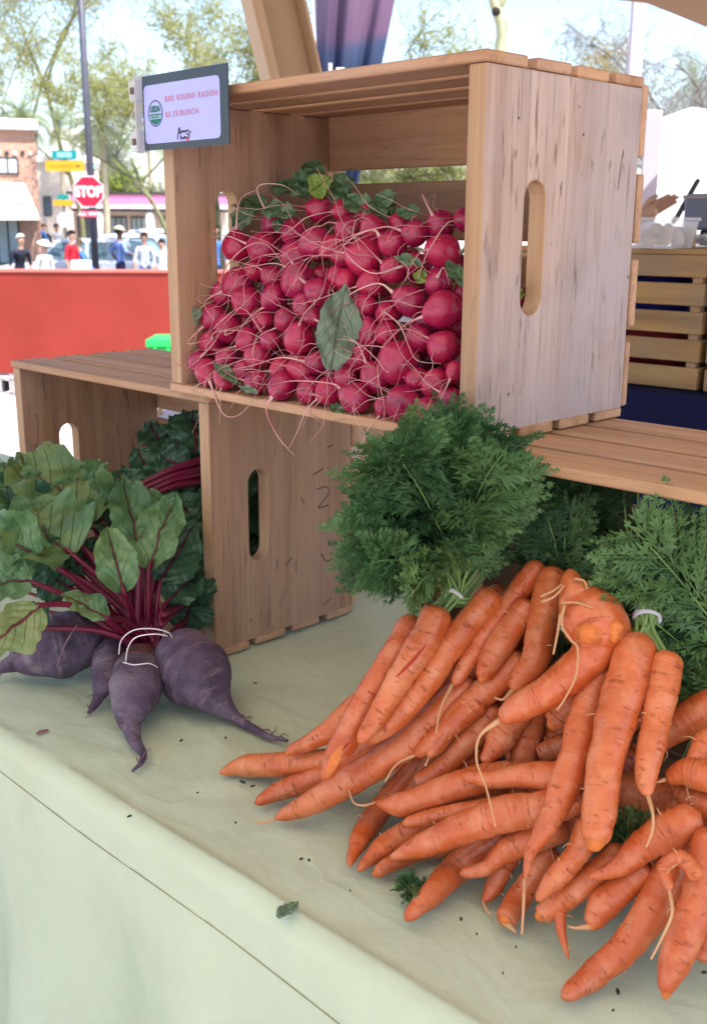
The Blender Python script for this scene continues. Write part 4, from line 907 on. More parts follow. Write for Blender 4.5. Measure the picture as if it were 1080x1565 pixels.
# ------------------------------------------------------------------ carrot tops
def frond_mesh(base, ctrl, tip, side, seed, dens=1.0, stalk=0.0012, bare=0.32, spread=0.34, up=0.035):
    r = random.Random(seed); m = MB(); n = 22; pts = []
    for i in range(n):
        t = i / (n - 1); pts.append(base * (1 - t) ** 2 + ctrl * 2 * t * (1 - t) + tip * t * t)
    m.tube(pts, [stalk * (1 - 0.75 * i / (n - 1)) for i in range(n)], 4, n)
    L0 = sum((b - a).length for a, b in zip(pts, pts[1:]))
    def at(t):
        k = min(n - 2, int(t * (n - 1))); q = t * (n - 1) - k; return pts[k].lerp(pts[k + 1], q), (pts[k + 1] - pts[k]).normalized()
    def leaflet(p, d, nn, l, w):
        s = d.cross(nn).normalized() * w
        for (a, b0, ln) in ((0.0, 0.0, 1.0), (0.6, 0.30, 0.50), (-0.6, 0.30, 0.50)):
            e = (d + s.normalized() * a).normalized(); q = p + d * l * b0; s2 = e.cross(nn).normalized() * w * 0.55; ll = l * ln
            m.add([q, q + e * ll * 0.55 + s2 + nn * ll * 0.06, q + e * ll + nn * ll * r.uniform(-.12, .12), q + e * ll * 0.5 - s2], [(0, 1, 2, 3)], m=1)
    npair = int(9 * dens)
    for i in range(npair):
        t = bare + (1 - bare) * (i + 0.5) / npair
        for sg in (-1, 1):
            p, d = at(min(0.995, t + r.uniform(-.02, .02))); nn = d.cross(side).normalized(); sd = (side * sg + nn * r.uniform(-.45, .45)).normalized()
            x = (t - bare) / (1 - bare); pl = L0 * spread * (math.sin(PI * (0.12 + 0.86 * x)) ** 0.8) * r.uniform(0.75, 1.15)
            dd = (d * r.uniform(0.6, 1.0) + sd * 0.95).normalized(); nrm = (nn + Vector((r.uniform(-.5, .5), r.uniform(-.5, .5), r.uniform(-.3, .5)))).normalized()
            s2 = dd.cross(nrm).normalized(); nrm = s2.cross(dd).normalized(); k2 = max(3, int(pl / 0.0050)); prev = p; cur = p; step = pl / k2; dv = dd
            for j in range(k2):
                dv = (dv + Vector((0, 0, -0.05)) + d * 0.06).normalized(); nx = cur + dv * step
                w0 = 0.0004
                m.add([cur - s2 * w0, cur + s2 * w0, nx + s2 * w0 * 0.7, nx - s2 * w0 * 0.7], [(0, 1, 2, 3)], m=1); cur = nx
                y = (j + 1) / k2; ll = 0.0175 * (1.2 - 0.85 * y) * r.uniform(0.8, 1.2) * min(1.25, pl / 0.03 + 0.35)
                for sg2 in (-1, 1):
                    leaflet(cur - dv * step * r.uniform(0, 0.6), (dv * r.uniform(0.9, 1.6) + s2 * sg2 * 0.75 + nrm * r.uniform(-.45, .45)).normalized(), (nrm + s2 * r.uniform(-.6, .6)).normalized(), ll, ll * 0.14)
            leaflet(cur, dv, nrm, 0.009, 0.0016)
    p, d = at(0.99); leaflet(p, d, d.cross(side).normalized(), 0.010, 0.003)
    return m
def frond(parent, base, tip, bend, seed, mat=FROND, dens=1.0, bare=0.32, spread=0.30, stalk=0.0012):
    mid = (base + tip) / 2 + bend; ax = (tip - base).normalized(); f = to_cam(mid); r = random.Random(seed + 3)
    side = (ax.cross(f) + f * r.uniform(-0.5, 0.5)).normalized()
    m = frond_mesh(base, mid, tip, side, seed, dens, stalk, bare, spread); o = m.build('frond', [STALK, mat], None, True, use_uv=False); child_world(o, parent); return o
def tops(parent, base, targets, Yr, seed, mat=FROND, dens=1.0, jit=16, bare=0.32, spread=0.34, up=0.035):
    r = random.Random(seed)
    for k, (u, v) in enumerate(targets):
        u += r.uniform(-jit, jit); v += r.uniform(-jit, jit); tip = aty(u, v, base.y + r.uniform(*Yr)); b = base + Vector((r.uniform(-1, 1), r.uniform(-1, 1), r.uniform(-1, 1))) * 0.006
        upv = Vector((r.uniform(-.02, .02), r.uniform(-.03, .02), up + r.uniform(-0.01, 0.03)))
        frond(parent, b, tip, upv, seed * 1000 + k, mat, dens, bare, spread)
bb1 = heap_r(697, 905, 0.020); bb2 = heap_r(988, 935, 0.020)
tg1 = [(530,850),(535,815),(560,870),(575,780),(585,740),(590,880),(600,700),(620,680),(640,665),(660,668),(690,662),(715,668),(740,690),(765,672),(800,700),(830,690),(815,730),(800,770),(790,810),(780,850),(770,880),(640,740),(680,720),(720,730),(610,790),(650,800),(700,780),(740,770),(760,800),(610,840),(640,860),(655,905),(630,880),(560,830),(720,840),(680,840),(590,820),(545,775),(780,740),(700,700),(660,700),(620,720),(575,715),(645,640),(735,650),(770,660),(655,690),(640,920),(580,860),(820,760)]
tops(b1, bb1, [(u * 0.82 + 102, v + 4) for k, (u, v) in enumerate(tg1) if k < 21 or k % 2], (-0.09, 0.03), 1, FROND, 1.0, 16, 0.28, 0.37)
tg2 = [(905,800),(920,770),(950,765),(985,770),(1020,790),(1060,780),(1075,830),(1050,850),(1010,830),(970,820),(935,840),(915,870),(930,900),(960,880),(1000,890),(1040,900),(1075,900),(1085,950),(1060,980),(1085,1010),(1050,1020),(1030,950),(900,850),(1090,870),(1000,760),(1040,760),(940,910),(1075,1040),(1030,880),(980,850),(960,790),(1090,800),(1070,760),(895,900)]
tops(b2, bb2, [(u, max(v, 868)) for u, v in tg2], (0.0, 0.10), 2, FROND, 1.0, 12, up=0.012)
tops(b2, bb2, [(u, max(v, 868)) for u, v in tg2], (0.02, 0.12), 12, FROND, 1.0, 26, 0.12, 0.30, 0.012)
# loose tops further inside the crate, their greens darkened for shade
b3 = empty('carrot_bunch', T(0.16, 0.10, 0.10), 'carrot bunch with tops darkened for the shade inside the lower right crate', 'carrot bunch', 'banded carrot bunches'); bpy.context.view_layer.update()
bb3 = T(0.15, 0.03, 0.20)
tops(b3, bb3, [(830,750),(850,735),(870,760),(890,750),(845,790),(870,800),(885,830),(860,840),(830,820),(850,860),(880,870),(900,790),(915,750),(820,780),(905,830),(840,725),(880,730),(930,745),(895,860)], (0.0, 0.12), 3, FROND_SHADE, 1.0, 12, 0.15, 0.36)
bb4 = T(0.33, 0.05, 0.15); b4 = empty('carrot_bunch', bb4, 'carrot bunch with tops at the right edge under the slats', 'carrot bunch', 'banded carrot bunches'); bpy.context.view_layer.update()
tops(b4, bb4, [(1000,835),(1030,840),(1060,850),(1080,845),(1085,870),(1040,860),(1075,900),(1090,960),(1060,1000),(1045,960),(1080,1030),(1040,1040),(960,815),(980,830)], (0.0, 0.12), 4, FROND, 1.0, 12, 0.15, 0.36, 0.01)
r5 = random.Random(77)
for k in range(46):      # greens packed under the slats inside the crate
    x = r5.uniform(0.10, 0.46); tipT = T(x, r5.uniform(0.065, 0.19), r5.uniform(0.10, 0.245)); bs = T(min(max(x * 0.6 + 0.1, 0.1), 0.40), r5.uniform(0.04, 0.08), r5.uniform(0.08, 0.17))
    frond(b3 if k % 2 else b4, bs, tipT, Vector((0, 0, 0.01)), 4000 + k, FROND_SHADE if k % 3 else FROND, 1.0, 0.1, 0.36)
for nm, bn, P, side_u in (('left', b1, (693, 911), 24), ('right', b2, (988, 944), 24)):
    # grey elastic wound twice round the stalks + a sheaf of bare stalks through it
    c = heap_r(P[0], P[1], 0.020); q = []; crown = heap_r(668, 945, 0.026) if nm == 'left' else heap_r(985, 985, 0.026)
    ax = (c - crown).normalized(); x = ax.cross(to_cam(c)).normalized(); y = ax.cross(x); rr = pxm(19, c)
    for i in range(61): a = 2 * PI * i / 30; q.append(c + (x * math.cos(a) + y * 0.75 * math.sin(a)) * rr + ax * (0.0035 * (i / 60 - 0.5) + 0.001 * math.sin(a * 1.5)))
    tv, tf, tuv = tubedata(q, [0.0016] * 61, 6, 61); t = obj('rubber_band', mesh('rubber_band', tv, tf, tuv), BAND); child_world(t, bn)
    r = random.Random(31)
    for i in range(22):
        a = r.uniform(0, 2 * PI); d = math.sqrt(r.uniform(0, 1)) * rr * 0.85; o1 = (x * math.cos(a) + y * 0.75 * math.sin(a)) * d
        cr = [heap_r(672, 940, 0.026), heap_r(632, 950, 0.02), heap_r(745, 915, 0.012)][i % 3] if nm == 'left' else [heap_r(975, 978, 0.026), heap_r(1016, 1004, 0.02), heap_r(940, 985, 0.016)][i % 3]
        top = c + ax * r.uniform(0.05, 0.12) + o1 * 3.4 + Vector((0, 0, 0.012))
        tv, tf, tuv = tubedata([cr + o1 * 0.5, c + o1, top], [0.0019, 0.0017, 0.0009], 6, 12); t = obj('stalk', mesh('stalk', tv, tf, tuv), STALK); child_world(t, bn)
# feathery bit peeping out low in the pile
b5 = empty('carrot_greens', heap_r(955, 1265, -0.03), 'scrap of feathery carrot greens caught low in the pile', 'greens'); bpy.context.view_layer.update()
for k, (u, v) in enumerate([(935,1250),(960,1245),(985,1250),(940,1275),(975,1280),(925,1285)]): frond(b5, heap_r(958, 1290, -0.03), heap_r(u, v, -0.012), Vector((0, 0, 0.004)), 900 + k, FROND_SHADE, 0.6, 0.1, 0.4)

# ------------------------------------------------------------------ beets
def beet(parent, path, label=None, seed=0, hairs=14):
    r = random.Random(seed); pts = []; rad = []
    for (u, v, rp, z) in path:
        P = atz(u, v, z); pts.append(P); rad.append(pxm(rp, P))
    n = 40
    v, f, uv = tubedata(pts, rad, 24, n, True, lambda i, n, q: q * (1 + 0.02 * math.sin(i * 0.9 + seed)) * (0.7 + 0.3 * min(1, i / 3)))
    v = [p + Vector((mnoise.noise(p * 40), mnoise.noise(p * 40 + Vector((5, 5, 5))), mnoise.noise(p * 40 + Vector((2, 8, 1))))) * 0.0022 for p in v]
    v = [Vector((p.x, p.y, max(p.z, 0.0012))) for p in v]
    v, c = recenter(v); o = obj('beet', mesh('beet', v, f, uv), BEET, None, Matrix.Translation(c)); bpy.context.view_layer.update(); child_world(o, parent)
    if label: o['label'] = label
    Pm = catmull(pts, n); Rm = interp(rad, pts, n)
    for h in range(hairs):
        i = r.randint(int(n * 0.45), n - 3); d = Vector((r.uniform(-1, 1), r.uniform(-1, 1), r.uniform(-0.2, 0.8))).normalized(); s = r.uniform(0.005, 0.016); P = Pm[i] + d * Rm[i] * 0.9
        e = Vector((r.uniform(-1, 1), r.uniform(-1, 1), r.uniform(-1.0, 0.1))).normalized()
        q = [P, P + d * s * 0.5 + e * s * 0.2, P + d * s * 0.6 + e * s * 0.7]; q = [Vector((a.x, a.y, max(a.z, 0.0015))) for a in q]
        tv, tf, tuv = tubedata(q, [0.0007, 0.0005, 0.0002], 5, 7); t = obj('root_hair', mesh('root_hair', tv, tf, tuv), BEET_ROOT); child_world(t, o)
    return o
bt = empty('beet_bunch', atz(215, 1060, 0), 'tied beet bunch with red stems and leaves on the cloth before the lower left crate', 'beet bunch', 'beet bunches'); bpy.context.view_layer.update()
beet(bt, [(258,985,22,.052),(276,1003,48,.047),(298,1028,55,.041),(318,1053,43,.032),(337,1077,20,.018),(360,1097,9,.008),(395,1118,5.5,.005),(440,1133,2.4,.003)], 'large round beet with a long tail across the cloth', 2, 18)
o_ = beet(bt, [(214,1012,32,.042),(212,1030,40,.036),(207,1053,41,.034),(202,1080,31,.026),(198,1106,16,.014),(206,1132,9,.008),(218,1150,6,.006),(216,1165,4.5,.004),(203,1179,2.2,.003)], 'smaller front beet with a brown crown and hooked tail', 3, 12)
_q = [atz(216, 1004, .046), atz(215, 1014, .043), atz(213, 1024, .039)]; _t = obj('crown', mesh('crown', *tubedata(_q, [pxm(26, _q[0]), pxm(33, _q[0]), pxm(38.6, _q[0])], 20, 6)), BEET_CROWN); child_world(_t, o_)
bt2 = empty('beet_bunch', atz(90, 1040, 0), 'shaded beet bunch lying left of the tied one', 'beet bunch', 'beet bunches'); bpy.context.view_layer.update()
beet(bt2, [(165,950,22,.05),(128,972,44,.045),(92,988,50,.04),(55,1000,38,.034),(24,1012,15,.02),(2,1022,8,.012),(-25,1034,4,.006)], 'wide dark beet in the shade under the leaves', 4, 16)
beet(bt2, [(176,980,16,.04),(169,1008,27,.034),(160,1040,20,.026),(150,1063,9,.014),(140,1084,4.5,.006),(134,1090,2,.003)], 'narrow beet squeezed behind the small front beet', 5, 10)
for pts in ([(88,1020),(100,985),(118,955)], [(15,1012),(45,985),(70,972)], [(62,1000),(40,960),(20,930)]):
    q = [aty(u, v, 1.07) for u, v in pts]; t = obj('root_tail', mesh('root_tail', *tubedata(q, [.0013, .0011, .0006], 6, 12)), BEET_ROOT); child_world(t, bt2)
# stems and leaves: (leaf base, leaf tip, width px, depth base, depth tip, material)
BL = [((112,848),(14,770),150,1.15,1.17,BLEAF,.10), ((140,800),(25,690),150,1.22,1.30,BLEAF,.05), ((150,785),(112,718),130,1.24,1.28,BLEAF,.1), ((190,905),(163,803),66,1.08,1.12,BLEAF,.08), ((214,860),(192,722),86,1.17,1.22,BLEAF,.10),
      ((228,870),(266,748),84,1.16,1.21,BLEAF,.10), ((245,890),(296,800),84,1.18,1.22,BLEAF_D,.15), ((60,925),(-30,1010),80,1.05,1.03,BLEAF_Y,.25), ((62,850),(-45,800),105,1.13,1.13,BLEAF,.1), ((50,890),(-45,885),85,1.10,1.10,BLEAF,.15),
      ((165,945),(96,905),46,1.075,1.08,BLEAF,.1), ((135,790),(95,725),120,1.27,1.32,BLEAF_D,.1), ((236,845),(228,742),84,1.21,1.26,BLEAF,.1), ((195,815),(150,745),110,1.24,1.26,BLEAF_D,.15), ((60,830),(-30,730),130,1.22,1.26,BLEAF_D,.1), ((255,920),(305,870),70,1.18,1.22,BLEAF_D,.2), ((175,840),(230,765),90,1.26,1.30,BLEAF_D,.2), ((95,870),(30,835),90,1.17,1.17,BLEAF_D,.15),
      ((120,830),(70,770),110,1.21,1.24,BLEAF,.2), ((30,790),(5,700),110,1.24,1.28,BLEAF,.1), ((190,770),(180,712),84,1.29,1.33,BLEAF_D,.15), ((255,860),(280,800),70,1.21,1.24,BLEAF,.25), ((70,960),(20,930),60,1.12,1.12,BLEAF_D,.2), ((110,900),(60,870),80,1.18,1.18,BLEAF_D,.2), ((150,870),(110,820),90,1.20,1.22,BLEAF_D,.2)]
tie = atz(222, 985, 0.050)
for k, (b, t, w, yb, yt, mt, cu) in enumerate(BL):
    B, Tp = aty(*b, yb), aty(*t, yt)
    fc = to_cam(B) + Vector((0.55 * math.sin(k * 2.1), 0, 0.40 + 0.5 * math.cos(k * 1.3)))
    lf = leaf('leaf', B, Tp, pxm(w, B), mt, fc, 60 + k, cu, 0.10, bt, 'beet', 0.35, STEM, 0.0011)
    r = random.Random(k); s0 = tie + Vector((r.uniform(-1, 1) * 0.015, r.uniform(-0.6, 1) * 0.012, r.uniform(-1, 0.6) * 0.010)); crown = atz(214 + r.uniform(-18, 30), 1008 - r.uniform(0, 12), 0.044)
    mid = (s0 + B) / 2 + Vector((0, 0, 0.012))
    if k == 7: mid += Vector((0, -0.01, 0.012))
    ov = B + (Tp - B) * 0.12
    tv, tf, tuv = tubedata([crown, s0, mid, B, ov], [.0036, .0040, .0036, .0026, .0016], 8, 24); st = obj('stem', mesh('stem', tv, tf, tuv), STEM); child_world(st, bt)
r = random.Random(9)
for k in range(16):      # more stems filling the sheaf
    s0 = tie + Vector((r.uniform(-1, 1) * 0.020, r.uniform(-0.6, 1) * 0.012, r.uniform(-1, 0.8) * 0.011)); crown = atz(214 + r.uniform(-22, 34), 1010 - r.uniform(0, 14), 0.043)
    e = aty(*[(110,845),(60,815),(95,800),(150,800),(40,905),(25,925),(185,850),(205,830),(230,820),(240,850),(130,830),(80,870),(170,820),(60,935),(215,800),(200,860)][k], r.uniform(1.19, 1.25))
    tv, tf, tuv = tubedata([crown, s0, (s0 + e) / 2 + Vector((0, 0, 0.01)), e], [.0034, .0038, .0033, .0018], 8, 20); st = obj('stem', mesh('stem', tv, tf, tuv), STEM); child_world(st, bt)
TW = plain('twist_tie_white', (0.78, 0.72, 0.76), 0.5)
for pts in ([(182,1000,1.055),(186,978,1.045),(205,963,1.04),(235,961,1.04),(258,967,1.045),(263,975,1.06)], [(192,1014,1.05),(196,990,1.035),(208,974,1.03),(236,969,1.03),(256,972,1.04)], [(188,1012,1.05),(205,1016,1.03),(228,1014,1.03),(241,1020,1.04)]):
    q = [aty(u, v, y) for u, v, y in pts]; t = obj('twist_tie', mesh('twist_tie', *tubedata(q, [.00065] * len(q), 6, len(q) * 5)), TW); child_world(t, bt)
# second bunch standing inside the lower left crate
bt3 = empty('beet_bunch', LM @ Vector((0.40, 0.14, CT)), 'beet bunch with purple stems in the dark inside the lower left crate', 'beet bunch', 'beet bunches'); bpy.context.view_layer.update()
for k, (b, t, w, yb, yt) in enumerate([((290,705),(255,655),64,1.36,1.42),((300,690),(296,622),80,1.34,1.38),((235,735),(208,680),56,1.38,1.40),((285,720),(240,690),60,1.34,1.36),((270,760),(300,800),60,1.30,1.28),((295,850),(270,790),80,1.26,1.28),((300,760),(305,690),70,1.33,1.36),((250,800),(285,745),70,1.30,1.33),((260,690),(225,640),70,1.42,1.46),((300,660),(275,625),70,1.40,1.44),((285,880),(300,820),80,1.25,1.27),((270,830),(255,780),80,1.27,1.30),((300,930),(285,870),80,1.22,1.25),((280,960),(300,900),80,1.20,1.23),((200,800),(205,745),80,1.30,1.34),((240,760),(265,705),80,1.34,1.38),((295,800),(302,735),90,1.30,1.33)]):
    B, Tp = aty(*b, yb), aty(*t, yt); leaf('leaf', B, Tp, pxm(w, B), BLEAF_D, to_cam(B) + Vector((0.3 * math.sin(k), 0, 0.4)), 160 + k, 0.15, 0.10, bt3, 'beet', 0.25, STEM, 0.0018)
for k, (a, b) in enumerate([((312,702),(205,745)),((312,715),(215,748)),((312,722),(225,752)),((315,925),(255,975)),((315,940),(262,985)),((314,950),(268,990)),((316,912),(250,940)),((315,735),(235,755)),((314,900),(246,955))]):
    y0 = 1.30 if k < 3 or k == 7 else 1.22; q = [aty(*a, y0 + 0.03), aty((a[0] + b[0]) / 2, (a[1] + b[1]) / 2 - 4, y0), aty(*b, y0 - 0.02 - (0.06 if k in (3, 4, 5, 6, 8) else 0))]
    t = obj('stem', mesh('stem', *tubedata(q, [.0052, .0046, .0034], 8, 14)), STEM); child_world(t, bt3)

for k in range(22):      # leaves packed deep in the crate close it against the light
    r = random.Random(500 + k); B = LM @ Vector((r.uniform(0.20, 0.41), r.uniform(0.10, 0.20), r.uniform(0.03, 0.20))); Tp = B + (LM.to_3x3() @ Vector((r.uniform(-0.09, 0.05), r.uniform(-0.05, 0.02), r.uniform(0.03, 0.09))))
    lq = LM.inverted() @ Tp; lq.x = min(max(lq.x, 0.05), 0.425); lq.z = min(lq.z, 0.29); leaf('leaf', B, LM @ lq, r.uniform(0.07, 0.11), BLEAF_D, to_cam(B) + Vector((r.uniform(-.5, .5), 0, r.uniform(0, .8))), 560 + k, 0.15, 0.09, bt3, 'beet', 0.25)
# ------------------------------------------------------------------ crumbs on the cloth
CR = plain('dry_leaf_crumb', (0.05, 0.055, 0.035), 0.9, 0.1, var=0.4, scale=200)
def scrap(u, v, w, label, mat=CR, seed=0, group='dried leaf crumbs scattered on the cloth', el=0.5, h=0.0012):
    r = random.Random(seed); P = atz(u, v, 0.0009); s = pxm(w, P) / 2; a0 = r.uniform(0, PI); n = 11; v1 = []
    for i in range(n):
        a = 2 * PI * i / n; q = s * r.uniform(0.65, 1.1); x, y = q * math.cos(a), q * el * math.sin(a); v1.append((x * math.cos(a0) - y * math.sin(a0), x * math.sin(a0) + y * math.cos(a0), 0.0))
    vv = [Vector(p) for p in v1] + [Vector((p[0] * 0.9, p[1] * 0.9, h * r.uniform(0.4, 1.3))) for p in v1]; f = [tuple(range(n))[::-1], tuple(range(n, 2 * n))] + [(i, (i + 1) % n, n + (i + 1) % n, n + i) for i in range(n)]
    o = obj('leaf_crumb', mesh('leaf_crumb', vv, f, smooth=False), mat, None, Matrix.Translation(P)); tag(o, label, 'crumb', group); return o
for i, (u, v, w, lb) in enumerate([(371,1196,13,'dark crumb just under the leftmost carrot tip'),(386,1202,9,'tiny crumb beside the dark crumb under the leftmost carrot'),(390,1044,8,'black crumb on the cloth right of the large beet'),(198,1248,10,'small dark triangle of leaf below the hooked beet tail'),(461,1313,9,'left half of a curled dry leaf scrap on bare cloth'),(472,1315,8,'right half of a curled dry leaf scrap on bare cloth'),(360,1258,5,'speck on the cloth left of the root thread carrot'),(277,1132,10,'flat dry shred near the small beet tail'),(302,1212,5,'speck between the hooked beet tail and carrots'),(704,1405,10,'crumb on the cloth below the nub tipped carrot'),(728,1428,6,'speck right of the crumb under the pile'),(768,1488,6,'speck near the cloth bottom under the blunt carrot'),(943,1516,16,'long flake between the two lowest carrot tips'),(788,1448,6,'speck under the cut end carrot'),(70,1352,5,'speck on the front drape side of the cloth'),(1074,1487,10,'flake at the right edge by the corner carrot'),(535,1362,5,'speck near the left foot of the pile'),(669,1352,5,'speck next to the green sprig'),(936,1545,7,'speck at the very bottom by the lowest carrot'),(345,1128,7,'speck beside the long beet tail')]):
    if i == 14: continue
    scrap(u, v, w, lb, CR, i)
def small_leaf():
    P = atz(437, 1392, 0.0015); Tp = atz(456, 1378, 0.004); b = atz(423, 1400, 0.003)
    o = leaf('fallen_leaf', Tp, b, pxm(26, P), RLEAF_G, Vector((0, 0, 1)), 300, 0.05, 0.05, None, 'radish', 0.1, STALK, 0.0006); tag(o, 'single small grey green leaf lying on the bare cloth', 'leaf')
    s = empty('green_sprig', atz(628, 1358, 0.001), 'little green carrot leaf sprig on the cloth at the pile foot', 'sprig'); bpy.context.view_layer.update()
    for k, (u, v) in enumerate([(616,1350),(622,1345),(636,1348),(642,1358),(620,1364),(632,1366)]): frond(s, atz(630, 1358, 0.003), atz(u, v, 0.006 + 0.003 * (k % 3)), Vector((0, 0, 0.003)), 700 + k, FROND, 0.45, 0.1, 0.5, 0.0006)
    st = NT('beet_juice_stain', 0.8, 0.1); st.color((0.30, 0.12, 0.12)); scrap(66, 1118, 26, 'reddish smear of soil left of the beets', st.m, 90, None, 0.45, 0.0006)
small_leaf()
# ------------------------------------------------------------------ neighbouring stall on the right
def open_crate(name, label, M, W, D, H, nsl, mat, hb=None):
    root = empty(name, M, label, 'crate', 'slatted crates on the neighbouring stall'); g = 0.012; hs = (H - g * (nsl - 1)) / nsl
    for k in range(nsl):
        z = k * (hs + g)
        box('slat', (0, 0, z), (W, 0.010, z + hs), mat, root, 0.0015); box('slat', (0, D - 0.010, z), (W, D, z + hs), mat, root, 0.0015)
        box('side_slat', (0, 0.0104, z), (0.010, D - 0.0104, z + hs), mat, root, 0.0015); box('side_slat', (W - 0.010, 0.0104, z), (W, D - 0.0104, z + hs), mat, root, 0.0015)
    for x in (0.0104, W - 0.0304):
        for y in (0.0104, D - 0.0304): box('corner_post', (x, y, 0.001), (x + 0.02, y + 0.02, H - 0.002), WOOD_SLAT, root, 0.001)
    box('top_board', (-0.004, -0.004, H + 0.0005), (W + 0.004, D + 0.004, H + 0.011), mat, root, 0.0015)
    return root
def neighbour():
    P = aty(1062, 597, 2.15); zt = P.z; A = RA + 0.02
    ctop = aty(1066, 381, 2.15); H = ctop.z - zt - 0.011; ax = Vector((math.cos(A), math.sin(A), 0))
    for k, (sh, lb) in enumerate(((0.0, 'slatted blotchy pine crate under the plastic food box'), (0.475, 'second slatted crate cut by the right edge of view'))):
        o = P + ax * sh; M = Matrix.Translation(o) @ Matrix.Rotation(A, 4, 'Z') @ Matrix.Translation((-0.46, 0, 0))
        c = open_crate('slatted_crate', lb, M, 0.46, 0.30, H, 5, WOOD_OLD)
        if k == 0:
            blue = plain('blue_produce_bag', (0.02, 0.03, 0.25), 0.4); redm = plain('red_produce', (0.25, 0.02, 0.025), 0.5, var=0.4, scale=20)
            cn = empty('produce_bag', M, 'blue and red bag of produce inside the slatted crate', 'bag')
            m = MB(); m.tube([(0.05, 0.09, 0.07), (0.2, 0.10, 0.075), (0.38, 0.09, 0.07)], [0.05, 0.066, 0.05], 12, 14); m.build('lower_bag', redm, cn, True)
            m = MB(); m.tube([(0.05, 0.09, 0.18), (0.2, 0.10, 0.175), (0.38, 0.09, 0.18)], [0.04, 0.05, 0.04], 12, 14); m.build('upper_bag', blue, cn, True)
    A4 = Matrix.Translation(P) @ Matrix.Rotation(A, 4, 'Z')
    t = empty('cloth_covered_table', Matrix.Translation((0, 0, GZ - zt)) @ A4, 'neighbouring table covered in navy blue cloth', 'table'); hh = zt - GZ
    box('tabletop', (-1.0, -0.06, hh - 0.03), (1.3, 0.65, hh - 0.004), NAVY, t, 0.004)
    v = []; n = 90
    for i in range(n):
        x = -1.0 + 2.3 * i / (n - 1)
        for z, a in ((hh - 0.002, 0), (hh * 0.6, 0.5), (0.02, 1)): v.append((x, -0.062 - 0.02 * a * math.sin(x * 17 + math.sin(x * 5)) - 0.012 * a, z))
    obj('cloth_front', mesh('cloth_front', v, [(3 * i + j, 3 * i + 3 + j, 3 * i + 4 + j, 3 * i + 1 + j) for i in range(n - 1) for j in range(2)]), NAVY, t)
    for x in (-0.9, 1.2):
        for y in (0.0, 0.58): box('leg', (x, y, 0), (x + 0.04, y + 0.04, hh - 0.03), METAL, t)
    zt2 = zt + H + 0.011; top = lambda u, v: atz(u, v, zt2 + 0.0006)
    # clear clamshell of pale food
    q = aty(1008, 379, 2.22); q.z = zt2 + 0.0006; c = empty('food_clamshell', Matrix.Translation(q) @ Matrix.Rotation(A, 4, 'Z') , 'clear plastic clamshell of pale food standing on the slatted crate', 'food box')
    s = 0.052; v = [(-s * .86, -0.045, 0), (s * .86, -0.045, 0), (s * .86, 0.045, 0), (-s * .86, 0.045, 0), (-s, -0.055, 0.052), (s, -0.055, 0.052), (s, 0.055, 0.052), (-s, 0.055, 0.052)]
    obj('tray', mesh('tray', v, [(3, 2, 1, 0), (0, 1, 5, 4), (1, 2, 6, 5), (2, 3, 7, 6), (3, 0, 4, 7)], smooth=False), FROSTCLEAR, c)
    box('lid', (-s - 0.004, -0.059, 0.0525), (s + 0.004, 0.059, 0.060), FROSTCLEAR, c, 0.002)
    fm = plain('pale_food', (0.62, 0.44, 0.27), 0.7, var=0.35, scale=60); rr = random.Random(4)
    for i in range(16):
        x, y, z = rr.uniform(-0.034, 0.034), rr.uniform(-0.032, 0.032), 0.012 + 0.011 * (i // 6)
        m = MB(); m.tube([(x - 0.008, y, z), (x, y + 0.003, z + 0.003), (x + 0.008, y, z)], [0.007, 0.012, 0.007], 8, 7); m.build('food_piece', fm, c, True)
    # wood block, dark till box, tablet on a stand, crumpled plastic
    q = aty(1043, 380, 2.25); q.z = zt2 + 0.0006; box_m = Matrix.Translation(q) @ Matrix.Rotation(A, 4, 'Z')
    m = MB(); m.box((-0.018, -0.02, 0), (0.018, 0.02, 0.042), 0.002); m.box((-0.008, -0.0215, 0.012), (0.008, -0.0199, 0.030), 0.0005, 0); tag(m.build('wood_block', WOOD_OLD, None, False, box_m), 'small brown wood block beside the plastic food box', 'block')
    q = aty(1068, 352, 2.6); z0 = q.z; q.z = zt + H + 0.0116; b = empty('till_box', Matrix.Translation(q) @ Matrix.Rotation(A, 4, 'Z'), 'blue grey till box on a dark stand at the right edge', 'till')
    dz = z0 - q.z; box('casing', (-0.03, -0.03, dz), (0.22, 0.12, dz + 0.082), plain('till_blue_grey', (0.13, 0.15, 0.22), 0.4), b, 0.006); box('stand', (0.0, 0.0, 0), (0.16, 0.08, dz), DARK, b, 0.003); box('lip', (-0.032, -0.034, dz + 0.070), (0.222, -0.0305, dz + 0.079), plain('till_trim', (0.30, 0.26, 0.28), 0.4), b, 0.001)
    lo, hi = aty(1030, 338, 3.1), aty(1063, 279, 3.1); ax2 = (hi - lo).normalized(); y = Vector((0.25, 0.97, 0)); y = (y - ax2 * y.dot(ax2)).normalized(); x = y.cross(ax2); M = Matrix((x, y, ax2)).transposed().to_4x4(); M.translation = lo
    b = empty('tablet_on_stand', M, 'black tablet seen edge on, tilted on a stand', 'tablet'); Lt = (hi - lo).length
    box('tablet', (-0.006, -0.075, 0), (0.006, 0.075, Lt), DARK, b, 0.004); box('screen', (-0.0068, -0.068, 0.008), (-0.0062, 0.068, Lt - 0.008), plain('tablet_glass', (0.05, 0.05, 0.07), 0.1, 0.6), b)
    m = MB(); m.cyl((0.007, 0, Lt * 0.38), (0.022, 0, Lt * 0.36), 0.008, 10); m.build('stand_joint', DARK, b, True)
